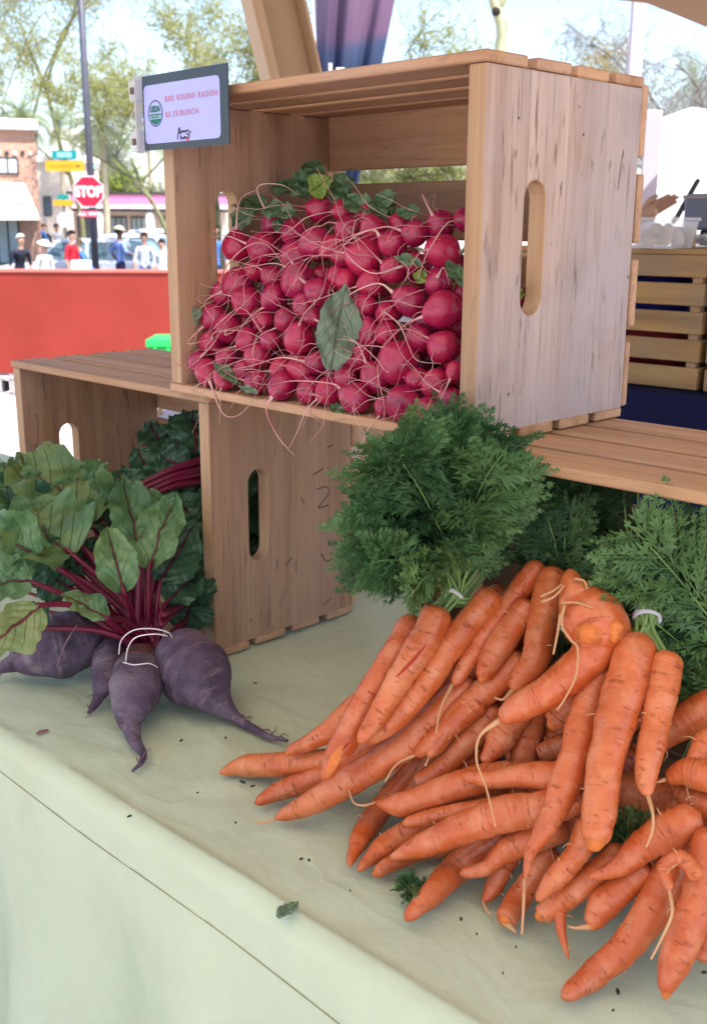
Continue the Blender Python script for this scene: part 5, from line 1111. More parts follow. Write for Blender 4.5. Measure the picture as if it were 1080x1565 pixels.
    foot = M.inverted() @ Vector((lo.x + 0.02, lo.y + 0.02, zt - 0.01)); m = MB(); m.tube([(0.02, 0, Lt * 0.36), (0.03, 0.0, 0.05), tuple(foot)], [0.006, 0.007, 0.009], 8, 12); m.build('stand_arm', DARK, b, True)
    q = aty(1078, 378, 2.3); q.z = zt2 + 0.0006; m = MB(); rr = random.Random(3); pts = [(rr.uniform(-.03, .03), rr.uniform(-.03, .03), rr.uniform(0.004, 0.026)) for _ in range(16)]
    m.tube(pts, [0.005] * 16, 5, 60); tag(m.build('plastic_wrap', FROSTCLEAR, None, True, Matrix.Translation(q)), 'crumpled clear plastic wrap at the right edge', 'wrap')
    # shelf that carries tablet and till behind the crates
    sh = empty('back_shelf', Matrix.Translation((0, 0, 0)) @ A4, 'plain wooden shelf board behind the slatted crates', 'shelf'); box('board', (-0.6, 0.66, 0.02), (1.2, 1.4, 0.045), WOOD_OLD, sh, 0.003)
    for x in (-0.55, 1.1):
        for y in (0.7, 1.32): box('leg', (x, y, GZ - zt), (x + 0.05, y + 0.05, 0.02), WOOD_OLD, sh)
neighbour()
def white_post(name, u0, v0, u1, v1, w, Y, mat, label, cat, d=0.06, z0=None):
    a, b = aty(u0, v0, Y), aty(u1, v1, Y); s = pxm(w, a) / 2
    o = box(name, (-s, 0, 0), (s, d, a.z - (GZ if z0 is None else z0)), mat, None, 0.004, Matrix.Translation((b.x, Y, GZ if z0 is None else z0))); tag(o, label, cat); return o
LIL = plain('pale_painted_post', (0.50, 0.43, 0.50), 0.6, var=0.05)
white_post('tent_post', 970, -60, 968, 140, 20, 7.0, LIL, 'pale slim tent post rising behind the upper crate', 'post')
white_post('white_board', 994, 168, 988, 330, 26, 5.2, LIL, 'pale upright board just right of the upper crate', 'board', 0.02)
def tent_wall():
    Y = 8.2; a, b = aty(1004, 190, Y), aty(1250, 345, Y); root = empty('white_tent', (a.x, Y, GZ), 'blinding white tent wall in the sun at the right', 'tent'); w = b.x - a.x; h = a.z - GZ
    v = []; n = 30
    for i in range(n): x = w * i / (n - 1); v += [(x, 0.03 * math.sin(x * 6), h), (x, 0.05 * math.sin(x * 6 + 0.3), 0.03)]
    obj('side_wall', mesh('side_wall', v, [(2 * i, 2 * i + 1, 2 * i + 3, 2 * i + 2) for i in range(n - 1)]), WHITE, root)
    obj('roof', mesh('roof', [(0, 0.1, h), (w, 0.1, h), (w, 2.6, h + 0.05), (0, 2.6, h + 0.05), (w / 2, 1.3, h + 0.25)], [(0, 1, 4), (1, 2, 4), (2, 3, 4), (3, 0, 4)], smooth=False), WCANVAS, root)
    for x in (0.0, w):
        for y in (0.1, 2.6): box('pole', (x - .02, y - .02, 0), (x + .02, y + .02, h), WHITE, root)
tent_wall()

# ------------------------------------------------------------------ feather banner behind the crate
def banner():
    Y = 5.5; k = NT('printed_banner', 0.6, 0.2); co = k.co('Object'); sep = k.n.new('ShaderNodeSeparateXYZ'); k.l.new(co, sep.inputs[0])
    n1 = k.noise(co, 2.2, 3); zz = k.math('ADD', sep.outputs[2], k.math('MULTIPLY', n1, 0.22)); a = aty(540, 60, Y).z - GZ
    col = k.ramp(k.math('DIVIDE', zz, 4.0), [(0.0, (0.010, 0.016, 0.05)), ((a - 0.10) / 4, (0.018, 0.03, 0.075)), ((a + 0.06) / 4, (0.045, 0.065, 0.13)), ((a + 0.12) / 4, (0.13, 0.075, 0.135)), ((a + 0.42) / 4, (0.17, 0.10, 0.165)), (0.95, (0.09, 0.06, 0.13))])
    xs = k.ramp(sep.outputs[0], [(0.0, 0.75), (0.18, 0.0)]); col = k.mix(xs, col, (0.014, 0.018, 0.05)); k.color(col)
    L0, R0, R1 = aty(484, 60, Y), aty(603, 0, Y), aty(583, 100, Y); base = Vector((L0.x, Y, GZ)); root = empty('feather_banner', base, 'sunset coloured feather banner on a pole behind the upper crate', 'banner'); w0 = R0.x - L0.x; sl = (R0.x - R1.x) / (R0.z - R1.z); zt = R0.z - GZ
    v = []; nz, nx = 40, 26; z_lo, z_hi = 0.5, 3.4
    for i in range(nz):
        z = z_lo + (z_hi - z_lo) * i / (nz - 1); w = max(0.18, w0 + sl * (z - zt) * (1 if z > 1.3 else 0.6))
        if z > 2.9: w *= math.sqrt(max(0.02, 1 - ((z - 2.9) / 0.52) ** 2))
        for j in range(nx):
            s = j / (nx - 1); v.append((s * w, 0.018 * math.sin(s * 16 + z * 1.7) + 0.012 * math.sin(s * 29 - z * 3.1), z))
    obj('flag', mesh('flag', v, [(i * nx + j, i * nx + j + 1, (i + 1) * nx + j + 1, (i + 1) * nx + j) for i in range(nz - 1) for j in range(nx - 1)]), k.m, root)
    m = MB(); m.tube([(-0.01, 0, 0), (-0.012, 0, 2.0), (0.0, 0, 3.0), (0.12, 0, 3.45)], [0.014, 0.012, 0.009, 0.006], 8, 20); m.build('pole', WHITE, root, True)
    m = MB(); m.box((-0.3, -0.04, 0), (0.3, 0.04, 0.03), 0.005); m.build('cross_foot', METAL, root); m = MB(); m.box((-0.04, -0.3, 0.031), (0.04, 0.3, 0.06), 0.005); m.build('cross_foot', METAL, root)
    for (u, v0, h, ww) in ((505, 96, 22, 5), (520, 103, 18, 13), (536, 107, 10, 14)):      # lower edge of big white lettering
        p = aty(u, v0 + 2, Y); s = pxm(1, p); b = box('letter_stroke', (-ww * s / 2, -0.036, -h * s), (ww * s / 2, -0.033, 0), WHITE, root, 0.004 if ww > 6 else 0.0, Matrix.Translation(Vector((p.x, Y, p.z)) - base))
banner()

# ------------------------------------------------------------------ red barrier, green tote
def barrier():
    Y = 9.3; tl, bl = aty(0, 411, Y), GZ; red = plain('red_barrier', (0.25, 0.032, 0.022), 0.6, 0.2, var=0.14, scale=1.5); pk = plain('red_rail_sunlit', (0.50, 0.14, 0.11), 0.5)
    x0, x1 = aty(-420, 411, Y).x, aty(470, 411, Y).x; root = empty('red_barrier', ((x0 + x1) / 2, Y, GZ), 'long red barrier between the stall and the street', 'barrier'); h = tl.z - GZ; w = (x1 - x0) / 2
    box('panel', (-w, 0, 0.02), (w, 0.04, h - 0.03), red, root, 0.004)
    box('top_rail', (-w, -0.015, h - 0.028), (w, 0.06, h), pk, root, 0.006)  # lighter red: sun on the top edge is put into the colour
    for i in range(5): a = -w + i * w / 2; box('post', (a - 0.02, 0.041, 0), (a + 0.02, 0.075, h - 0.03), red, root, 0.002); box('foot', (a - 0.03, -0.2, 0), (a + 0.03, 0.3, 0.018), METAL, root, 0.003)
barrier()
def tote():
    g = plain('green_plastic', (0.02, 0.50, 0.10), 0.35, 0.4); P = aty(222, 519, 7.0); root = empty('green_tote', (P.x, 7.0, GZ), 'bright green plastic tote standing behind the lower left crate', 'tote'); h = P.z - GZ
    box('tub', (0.012, 0.012, h - 0.14), (0.54, 0.36, h - 0.05), g, root, 0.008)
    box('rim', (0, 0, h - 0.05), (0.552, 0.372, h), g, root, 0.006)
    for i in range(6): box('rib', (0.05 + i * 0.085, 0.0, h - 0.13), (0.07 + i * 0.085, 0.0118, h - 0.051), g, root, 0.002)
    st = empty('tote_stool', (P.x, 7.0, GZ), 'low wooden stool carrying the green tote', 'stool'); box('seat', (-0.02, -0.02, h - 0.165), (0.57, 0.39, h - 0.142), WOOD_OLD, st, 0.003)
    for x in (0.0, 0.52):
        for y in (0.0, 0.34): box('leg', (x, y, 0), (x + 0.03, y + 0.03, h - 0.166), WOOD_OLD, st)
tote()

# ------------------------------------------------------------------ people
def person(label, P, yaw, shirt, pants, hair, skin=SKIN, height=1.7, arms=None, seated=False, hat=None, cat='person', lean=0.0, hair_len=0.0, fsp=0.017):
    """one continuous skinned body; P = ground point, yaw = facing (0 = towards -y)"""
    s = height / 1.75; root = empty('person', Matrix.Translation(P) @ Matrix.Rotation(yaw, 4, 'Z'), label, cat, 'people in the street' if cat == 'person' else None)
    hip = 0.93 if not seated else 0.50
    J = {}; E = []; Rr = {}
    def j(n, p, r, par=None):
        J[n] = Vector(p); Rr[n] = r
        if par: E.append((par, n))
    ly = -lean
    j('pelvis', (0, 0, hip), 0.135); j('waist', (0, ly * 0.3, hip + 0.16), 0.120, 'pelvis'); j('chest', (0, ly * 0.7, hip + 0.37), 0.145, 'waist'); j('neck0', (0, ly * 0.9, hip + 0.53), 0.075, 'chest'); j('neck', (0, ly, hip + 0.60), 0.052, 'neck0')
    j('jaw', (0, ly - 0.015, hip + 0.66), 0.068, 'neck'); j('head', (0, ly - 0.005, hip + 0.745), 0.092, 'jaw'); j('crownv', (0, ly, hip + 0.80), 0.075, 'head')
    A = arms or {}
    for sg, k in ((-1, 'l'), (1, 'r')):
        j('sh' + k, (sg * 0.17, ly * 0.85, hip + 0.48), 0.068, 'chest')
        el, wr = A.get(k, ((sg * 0.25, ly * 0.6 + 0.02, hip + 0.20), (sg * 0.26, ly * 0.6 - 0.06, hip - 0.05)))
        j('el' + k, el, 0.043, 'sh' + k); j('wr' + k, wr, 0.028, 'el' + k); d = (Vector(wr) - Vector(el)).normalized(); j('pa' + k, Vector(wr) + d * 0.075, 0.034, 'wr' + k)
        if seated: j('kn' + k, (sg * 0.11, -0.42, hip - 0.02), 0.062, None); E.append(('pelvis', 'hj' + k)); J['hj' + k] = Vector((sg * 0.09, -0.05, hip - 0.03)); Rr['hj' + k] = 0.09; E.append(('hj' + k, 'kn' + k)); j('an' + k, (sg * 0.11, -0.40, 0.09), 0.042, 'kn' + k); j('to' + k, (sg * 0.12, -0.58, 0.04), 0.036, 'an' + k)
        else: j('hj' + k, (sg * 0.09, 0, hip - 0.06), 0.095, 'pelvis'); j('kn' + k, (sg * 0.10, -0.02 * sg, 0.50), 0.062, 'hj' + k); j('an' + k, (sg * 0.11, 0.03 * sg, 0.09), 0.042, 'kn' + k); j('to' + k, (sg * 0.12, 0.03 * sg - 0.16, 0.04), 0.036, 'an' + k)
    names = list(J); ix = {n: i for i, n in enumerate(names)}
    me = bpy.data.meshes.new('body'); me.from_pydata([J[n] for n in names], [(ix[a], ix[b]) for a, b in E], []); o = bpy.data.objects.new('body', me); C.objects.link(o)
    sk = o.modifiers.new('skin', 'SKIN'); sk.use_smooth_shade = True; sk.branch_smoothing = 0.3
    for n in names:
        q = me.skin_vertices[0].data[ix[n]]; q.radius = (Rr[n], Rr[n] * (0.72 if n in ('chest', 'waist', 'pelvis') else 1.0)); q.use_root = n == 'pelvis'
    sb = o.modifiers.new('sub', 'SUBSURF'); sb.levels = 2; sb.render_levels = 2
    dg = bpy.context.evaluated_depsgraph_get(); dg.update(); m2 = bpy.data.meshes.new_from_object(o.evaluated_get(dg)); bpy.data.objects.remove(o)
    V = [v.co.copy() for v in m2.vertices]; F = [tuple(p.vertices) for p in m2.polygons]; fm = []
    segs = [(J[a], J[b], a, b) for a, b in E]
    def reg(p):
        best = None
        for a, b, na, nb in segs:
            d = b - a; t = max(0, min(1, (p - a).dot(d) / max(d.length_squared, 1e-9))); q = (p - a - d * t).length
            if best is None or q < best[0]: best = (q, na, nb, t)
        _, na, nb, t = best
        if nb in ('jaw', 'head', 'crownv', 'neck') or na in ('neck', 'jaw', 'head'): return 0
        if nb[:2] in ('pa',) or (nb[:2] == 'wr' and t > 0.25 and A.get('short', True)): return 0
        if nb[:2] in ('to',) or (nb[:2] == 'an' and t > 0.9): return 3
        if nb[:2] in ('hj', 'kn', 'an'): return 2
        return 1
    for f in F: fm.append(reg(sum((V[i] for i in f), Vector()) / len(f)))
    mb = MB(); mb.v = V; mb.f = F; mb.uv = [(0, 0)] * len(V); mb.fm = fm
    for k, sg in (('l', -1), ('r', 1)):      # five fingers each, rooted in the palm
        d = (J['pa' + k] - J['wr' + k]).normalized(); sd = d.cross(Vector((0, 1, 0.2))).normalized(); nn = d.cross(sd)
        for q in range(4):
            b = J['pa' + k] + sd * (q - 1.5) * fsp; ln = (0.065, 0.078, 0.073, 0.056)[q]; mb.tube([b - d * 0.02, b + d * ln * 0.5 + nn * 0.006, b + d * ln + nn * 0.016], [0.0095, 0.0088, 0.0065], 6, 6, 0)
        b = J['wr' + k] + d * 0.03 + sd * 0.02 * sg; mb.tube([b, b + sd * sg * 0.018 + d * 0.035, b + sd * sg * 0.015 + d * 0.065], [0.011, 0.0105, 0.007], 6, 6, 0)
    hd = J['head']
    mb.tube([hd + Vector((0, -0.085, 0.012)), hd + Vector((0, -0.108, -0.022)), hd + Vector((0, -0.088, -0.030))], [0.009, 0.015, 0.010], 6, 6, 0)      # nose
    for sg in (-1, 1): mb.tube([hd + Vector((sg * 0.088, 0.0, 0.025)), hd + Vector((sg * 0.098, 0.01, 0.0)), hd + Vector((sg * 0.086, 0.0, -0.03))], [0.010, 0.014, 0.008], 6, 6, 0)
    sm = shirt; mats = [skin, shirt, pants, DARK]
    S = Matrix.Diagonal((s, s, s, 1)); body = mb.build('body', mats, root, True, S, False)
    for sg in (-1, 1): m = MB(); m.tube([hd + Vector((sg * 0.034, -0.083, 0.008)), hd + Vector((sg * 0.034, -0.092, 0.008))], [0.010, 0.006], 8, 3); m.build('eye', DARK, root, True, S)
    m = MB(); m.tube([hd + Vector((-0.026, -0.078, -0.055)), hd + Vector((0, -0.088, -0.058)), hd + Vector((0.026, -0.078, -0.055))], [0.003, 0.006, 0.003], 6, 8); m.build('mouth', plain('lips', (0.35, 0.13, 0.11), 0.5), root, True, S)
    # hair cap (sphere cut above the brow, longer at the back)
    v = []; f = []; nu, nv = 12, 18
    for i in range(nu):
        for k in range(nv):
            a = 2 * PI * k / nv; fr = 0.5 - 0.5 * math.sin(a)      # 1 at the front (-y)
            th = (PI * (0.62 + 0.18 * hair_len) - fr * PI * (0.30 + 0.18 * hair_len)) * i / (nu - 1); rr = 0.098
            v.append(hd + Vector((rr * math.sin(th) * math.cos(a), rr * 1.12 * math.sin(th) * math.sin(a), 0.015 + rr * 1.12 * math.cos(th) + 0.004 * math.sin(a * 7))))
    for i in range(nu - 1):
        for k in range(nv): f.append((i * nv + k, i * nv + (k + 1) % nv, (i + 1) * nv + (k + 1) % nv, (i + 1) * nv + k))
    me = mesh('hair', v, f); h = obj('hair', me, hair, root, S); so = h.modifiers.new('thick', 'SOLIDIFY'); so.thickness = 0.012
    if hat:
        m = MB(); m.tube([hd + Vector((0, 0, 0.06)), hd + Vector((0, 0, 0.12)), hd + Vector((0, 0, 0.145))], [0.112, 0.102, 0.05], 18, 8); m.tube([hd + Vector((0, -0.01, 0.058)), hd + Vector((0, -0.012, 0.064))], [0.185, 0.18], 20, 2); m.build('hat', hat, root, True, S)
    return root
def cl(name, c): return plain(name, c, 0.85, 0.1, var=0.1, scale=5)
HG, HB, HD, = cl('hair_grey', (0.62, 0.62, 0.64)), cl('hair_brown', (0.10, 0.055, 0.035)), cl('hair_dark', (0.02, 0.016, 0.016))
BLK, WHT, RED, BLU, LBL, NVY, PNK, GRN, JEA = cl('black_fabric', (0.03, 0.033, 0.05)), cl('white_fabric', (0.78, 0.78, 0.80)), cl('red_fabric', (0.70, 0.03, 0.05)), cl('blue_fabric', (0.07, 0.16, 0.42)), cl('light_blue_fabric', (0.22, 0.30, 0.62)), cl('navy_fabric', (0.03, 0.03, 0.07)), cl('pink_fabric', (0.70, 0.30, 0.36)), cl('green_fabric', (0.16, 0.20, 0.10)), cl('jeans', (0.10, 0.15, 0.28))
STRAW = cl('straw_hat', (0.72, 0.60, 0.40))
def spot(u, v_top, Y, h):      # ground spot so that a figure h tall tops out at that pixel
    P = aty(u, v_top, Y); return Vector((P.x, Y, P.z - h))
def folk(label, u, v, D, h, yaw, *a, **k):
    P = aty(u, v, D); g = ground_z(D); s = (P.z - g); hh = s if not k.get('seated') else s / 1.32 * 1.75
    person(label, Vector((P.x, D, g)), yaw, *a, height=max(1.35, min(1.95, hh)), **k)
folk('grey haired person in a black top nearest the left edge', 26, 361, 22.5, 1.3, 0.7, BLK, NVY, HG, lean=0.20)
folk('person in a white shirt and pale brimmed hat beside the silver car', 64, 371, 22.0, 1.3, 0.9, WHT, JEA, HB, hat=WHT, lean=0.1)
folk('dark haired person in a red shirt left of the stop sign post', 109, 355, 25.0, 1.7, 1.2, RED, JEA, HD)
folk('person in a blue shirt bending over behind the stop sign post', 140, 367, 24.0, 1.5, -1.3, BLU, JEA, HB, lean=0.34)
folk('person in light blue shirt, dark apron and straw hat turning away', 182, 350, 25.5, 1.7, 2.4, LBL, NVY, HD, skin=SKIN_D, hat=STRAW, arms={'l': ((-0.30, 0.05, 1.2), (-0.22, -0.20, 1.12)), 'r': ((0.30, 0.05, 1.2), (0.36, -0.10, 1.05))})
folk('person in a white shirt with a camera strap right of the straw hat', 220, 358, 24.5, 1.6, 0.2, WHT, JEA, HB)
folk('person in white and olive half hidden by the upper crate post', 247, 368, 24.0, 1.5, 0.0, WHT, GRN, HD)
folk('small distant person in blue by the brick corner', 58, 338, 40, 1.7, 0.3, BLU, NVY, HD)
folk('small distant person in dark clothes near the brick corner', 67, 344, 41, 1.6, 0.0, BLK, BLK, HB)
folk('small distant person in white by the pale facade', 86, 344, 42, 1.6, 0.6, WHT, JEA, HD)
folk('person in blue seen through the crate left hand hole', 326, 345, 22, 1.7, 0.3, BLU, NVY, HD)
# customer at the neighbouring stall: hidden behind the upper crate but for the reaching hand
def vendor():
    Y = 3.55; sh = aty(905, 315, Y); g = GZ; H = 1.46; s = H / 1.75; root_p = Vector((sh.x - 0.04, Y, g)); yaw = 0.15
    Mi = (Matrix.Translation(root_p) @ Matrix.Rotation(yaw, 4, 'Z') @ Matrix.Scale(s, 4)).inverted(); wr, el = aty(976, 334, Y - 0.12), aty(930, 364, Y - 0.10); tip = aty(1034, 296, Y - 0.12)
    o = person('shopper in a pale long sleeved shirt reaching out behind the upper crate', root_p, yaw, cl('pale_shirt', (0.62, 0.60, 0.66)), NVY, HB, height=H, cat='shopper', fsp=0.0125, arms={'r': (tuple(Mi @ el), tuple(Mi @ wr)), 'short': False})
vendor()
def table_box():
    P = aty(108, 398, 14.5); tag(box('white_box', (0, 0, 0), (pxm(26, P), 0.2, P.z - ground_z(14.5)), WHITE, None, 0.01, Matrix.Translation((P.x, 14.5, ground_z(14.5)))), 'white carton standing behind the barrier below the red shirt', 'carton')
table_box()

# ------------------------------------------------------------------ cars
def car(label, P, yaw, c, Lc=4.5, Wc=1.8, Hc=1.45, suv=False):
    paint = NT('car_paint', 0.3, 0.5); paint.color(c); paint.b.inputs['Coat Weight'].default_value = 0.6; paint = paint.m
    root = empty('parked_car', Matrix.Translation(P) @ Matrix.Rotation(yaw, 4, 'Z'), label, 'car', 'cars parked along the street')
    belt = Hc * 0.60; body = [(-.5, .30), (-.5, .62), (-.47, .74), (-.30, .92 if not suv else .98), (-.10, .96), (.20, .97), (.38, .96), (.47, .90), (.5, .70), (.5, .32), (.46, .22), (-.46, .22)]
    roof = [(-.17, .0), (-.05, 1.0), (.02, 1.06), (.20, 1.06), (.30, 1.0), (.42 if not suv else .485, .0)] if not suv else [(-.20, 0), (-.09, 1.0), (.0, 1.06), (.36, 1.06), (.44, 1.0), (.49, 0)]
    def loft(pts, zf, wf, name, mat, n=3):
        secs = [-1, -0.82, 0, 0.82, 1]; v = []; k = len(pts)
        for s in secs:
            sh = 1 - 0.035 * (abs(s) > 0.9)
            for (x, z) in pts: X, Z = x * Lc, zf(z); v.append((X * (1 if abs(s) < .9 else .985), s * wf(Z) * Wc / 2, Z if abs(s) < 0.9 else 0.22 + (Z - 0.22) * 0.985))
        f = []
        for i in range(len(secs) - 1):
            for q in range(k): f.append((i * k + q, i * k + (q + 1) % k, (i + 1) * k + (q + 1) % k, (i + 1) * k + q))
        f += [tuple(range(k)), tuple(range((len(secs) - 1) * k, len(secs) * k))[::-1]]
        me = fix_normals(mesh(name, v, f, smooth=False)); return obj(name, me, mat, root)
    loft(body, lambda z: z / 0.97 * belt if z > .25 else z, lambda z: 1.0, 'body', paint)
    zc = lambda t: belt - 0.03 + (Hc - belt + 0.03) * t / 1.06; wfc = lambda z: 0.93 - 0.20 * max(0, (z - belt) / (Hc - belt))
    loft(roof, zc, wfc, 'cabin', paint)
    for sg in (-1, 1):      # side windows, front and rear pane
        for (a, b) in ((0.06, 0.46), (0.50, 0.94)):
            def edge(t, zz):
                x0 = roof[0][0] + (roof[1][0] - roof[0][0]) * zz; x1 = roof[-1][0] + (roof[-2][0] - roof[-1][0]) * zz; return (x0 + (x1 - x0) * t) * Lc
            q = []
            for (t, zz) in ((a, .16), (b, .16), (b, .90), (a, .90)): z = zc(zz); q.append((edge(t, zz), sg * (wfc(z) * Wc / 2 + 0.004), z))
            q2 = [(x, y - sg * 0.02, z) for x, y, z in q]; obj('side_window', fix_normals(mesh('side_window', q + q2, [(0, 1, 2, 3), (7, 6, 5, 4), (0, 4, 5, 1), (1, 5, 6, 2), (2, 6, 7, 3), (3, 7, 4, 0)], smooth=False)), GLASSD, root)
    for (i0, i1, nm, dx) in ((0, 1, 'windscreen', -0.012), (5, 4, 'rear_window', 0.012)):
        q = []
        for (t, y) in ((.12, -1), (.12, 1), (.92, 1), (.92, -1)):
            x = (roof[i0][0] + (roof[i1][0] - roof[i0][0]) * t) * Lc + dx; z = zc(roof[i0][1] + (roof[i1][1] - roof[i0][1]) * t); q.append((x, y * (wfc(z) * Wc / 2 - 0.08), z))
        q2 = [(x - dx, y, z) for x, y, z in q]; obj(nm, fix_normals(mesh(nm, q + q2, [(0, 1, 2, 3), (7, 6, 5, 4), (0, 4, 5, 1), (1, 5, 6, 2), (2, 6, 7, 3), (3, 7, 4, 0)], smooth=False)), GLASSD, root)
    for sx in (-.32, .31):
        for sg in (-1, 1):
            w = empty('wheel', None); w.parent = root; w.location = (sx * Lc, sg * (Wc / 2 - 0.09), 0.33); m = MB(); m.cyl((0, -0.1, 0), (0, 0.1, 0), 0.33, 22); m.build('tyre', TYRE, w, False); m = MB(); m.cyl((0, sg * 0.09, 0), (0, sg * 0.108, 0), 0.22, 14); m.build('rim', RIM, w, False)
    for sg in (-1, 1): box('headlight', (-.503 * Lc, sg * .62 - .18, belt * .66), (-.48 * Lc, sg * .62 + .18, belt * .82), FROST, root, 0.02); box('tail_light', (.485 * Lc, sg * .68 - .14, belt * .66), (.505 * Lc, sg * .68 + .14, belt * .84), plain('tail_red', (.4, .01, .01), .3), root, 0.02); box('door_handle', (-.02 * Lc, sg * (Wc / 2 + .002) - .012, belt * .84), (.02 * Lc, sg * (Wc / 2 + .002) + .012, belt * .87), RIM, root)
GS = ground_z(30)
def car_at(label, u, v_roof, Y, yaw, c, **k):
    P = aty(u, v_roof, Y); car(label, Vector((P.x, Y, GS + 0.004)), yaw, c, Hc=max(1.35, min(1.9, P.z - GS)), **k)
car_at('silver sedan parked behind the grey haired person', 105, 364, 27.5, 0.12, (0.50, 0.52, 0.60))
car_at('white car parked behind the stop sign post', 178, 357, 32.0, -0.05, (0.70, 0.70, 0.74), Lc=4.3)
car_at('white van like car furthest right before the low building', 222, 350, 35.5, 0.1, (0.75, 0.75, 0.76), Lc=4.8, suv=True)
car_at('dark car low between the walking people', 158, 374, 29.5, 0.02, (0.05, 0.09, 0.13), Lc=4.0)

# ------------------------------------------------------------------ street signs
def octagon(r): return [(r * math.cos(R(22.5 + 45 * i)) / math.cos(R(22.5)), r * math.sin(R(22.5 + 45 * i)) / math.cos(R(22.5))) for i in range(8)]
def plate_at(name, loops, y0, y1, mat, parent, M=None):
    v, f = extrude_poly(loops, y0, y1, 'xz'); return obj(name, fix_normals(mesh(name, v, f, smooth=False)), mat, parent, M)
def rect(w, h): return [(-w / 2, -h / 2), (w / 2, -h / 2), (w / 2, h / 2), (-w / 2, h / 2)]
SRED, STEAL, SORA = plain('sign_red', (0.62, 0.012, 0.05), 0.4, var=0.04), plain('sign_teal', (0.01, 0.26, 0.27), 0.4, var=0.04), plain('sign_orange', (0.80, 0.36, 0.02), 0.4, var=0.04)
def txt(body, size, mat, parent, M, bold=0.0, sx=1.0):
    return obj('lettering', text_mesh(body, size, bold), mat, parent, M @ Matrix.Rotation(PI / 2, 4, 'X') @ Matrix.Diagonal((sx, 1, 1, 1)))
def stop_sign():
    Y = 26.0; c = aty(137, 293, Y); px = pxm(1, c); foot = aty(146, 400, Y); g = ground_z(Y); base = Vector((foot.x, Y, g)); root = empty('stop_sign', base, 'red octagonal stop sign with street name plates on a dark post', 'stop sign')
    m = MB(); m.cyl((0, 0, 0), (0, 0, aty(120, 0, Y).z - g + 2.2), 0.085, 14, 0.07); m.build('post', METAL, root, True)
    L = lambda u, v: Vector((aty(u, v, Y).x - foot.x, -0.10, aty(u, v, Y).z - g))
    o = L(137, 293); r = 23.0 * px
    plate_at('sign_border', [octagon(r)], 0.0, 0.006, WHITE, root, Matrix.Translation(o)); fc = plate_at('sign_face', [octagon(r * 0.93)], -0.005, -0.001, SRED, root, Matrix.Translation(o)); txt('STOP', r * 0.92, WHITE, fc, Matrix.Translation((0, -0.008, -0.01)), 0.016, 0.80)
    o = L(138, 327); pl = plate_at('plaque', [rect(27 * px, 10 * px)], -0.004, 0.002, plain('plaque_pink_red', (0.55, 0.06, 0.14), 0.4), root, Matrix.Translation(o)); txt('ALL WAY', 7.5 * px, WHITE, pl, Matrix.Translation((0, -0.007, 0)), 0.004)
    o = L(100, 237); tp = plate_at('street_name_plate', [rect(37 * px, 13 * px)], 0.0, 0.006, STEAL, root, Matrix.Translation(o))
    for i, w in enumerate((3, 3.5, 2.5, 4, 3)): plate_at('letter_block', [rect(w * px, 7 * px)], -0.004, -0.001, plain('plate_letters', (0.35, 0.62, 0.66), 0.5), tp, Matrix.Translation(((-9 + i * 4.6) * px, 0, 0)))
    o = L(101, 254); op = plate_at('direction_plate', [rect(58 * px, 15 * px)], 0.0, 0.006, SORA, root, Matrix.Translation(o)); ar = [(-4, -.8), (1, -.8), (1, -2.4), (4.5, 0), (1, 2.4), (1, .8), (-4, .8)]
    plate_at('arrow', [[(19 * px + a * px, b * px) for a, b in ar]], -0.004, -0.001, DARK, op)
    for i, w in enumerate((3, 4, 3, 3.4, 4, 3, 4)): plate_at('letter_block', [rect(w * px, 5 * px)], -0.004, -0.001, plain('orange_letters', (0.62, 0.24, 0.02), 0.5), op, Matrix.Translation(((-21 + i * 5) * px, 0, 0)))
    box('bracket', (L(72, 245).x, -0.08, o.z + 8 * px), (0.0, -0.05, o.z + 8.8 * px), METAL, root)
stop_sign()
def far_sign():
    Y = 46.0; c = aty(99, 335, Y); px = pxm(1, c); g = ground_z(Y); root = empty('far_street_sign', (c.x, Y, g), 'distant sign post with teal and orange plates and a grey sign back', 'street sign'); z = lambda v: aty(99, v, Y).z - g
    m = MB(); m.cyl((0, 0.05, 0), (0, 0.05, z(292)), 0.05, 10); m.build('post', METAL, root, True)
    plate_at('sign_back', [octagon(11.5 * px)], -0.01, 0.0, plain('sign_back_grey', (0.45, 0.47, 0.60), 0.5), root, Matrix.Translation((0, -0.02, z(336)))); plate_at('orange_plate', [rect(30 * px, 8 * px)], -0.01, 0.0, SORA, root, Matrix.Translation((0, -0.02, z(310)))); plate_at('teal_plate', [rect(17 * px, 7 * px)], -0.01, 0.0, STEAL, root, Matrix.Translation((0, -0.02, z(301))))
    plate_at('small_plate', [rect(13 * px, 6 * px)], -0.01, 0.0, plain('mint_plate', (0.35, 0.72, 0.62), 0.5), root, Matrix.Translation((48 * px, -0.02, z(254)))); m = MB(); m.cyl((48 * px, 0.04, 0), (48 * px, 0.04, z(250)), 0.04, 8); m.build('side_post', METAL, root, True)
far_sign()

# ------------------------------------------------------------------ buildings
def brick_mat():
    k = NT('sunlit_brick', 0.9, 0.1); co = k.co('Object'); b = k.n.new('ShaderNodeTexBrick'); k.l.new(k.co('Object', (1, 1, 1)), b.inputs[0]); mp = b.inputs[0].links[0].from_node; mp.inputs['Rotation'].default_value = (PI / 2, 0, 0)
    b.inputs['Color1'].default_value = (0.46, 0.23, 0.16, 1); b.inputs['Color2'].default_value = (0.54, 0.30, 0.22, 1); b.inputs['Mortar'].default_value = (0.55, 0.45, 0.40, 1); b.inputs['Scale'].default_value = 4.0; k.color(b.outputs[0]); return k.m
BRICK = brick_mat(); CREAM = plain('cream_stucco', (0.66, 0.57, 0.50), 0.9, 0.1, scale=0.6); PALE = plain('pale_stucco', (0.72, 0.66, 0.62), 0.9, 0.1, scale=0.5); FRAME = plain('window_frame_dark', (0.05, 0.045, 0.045), 0.5)
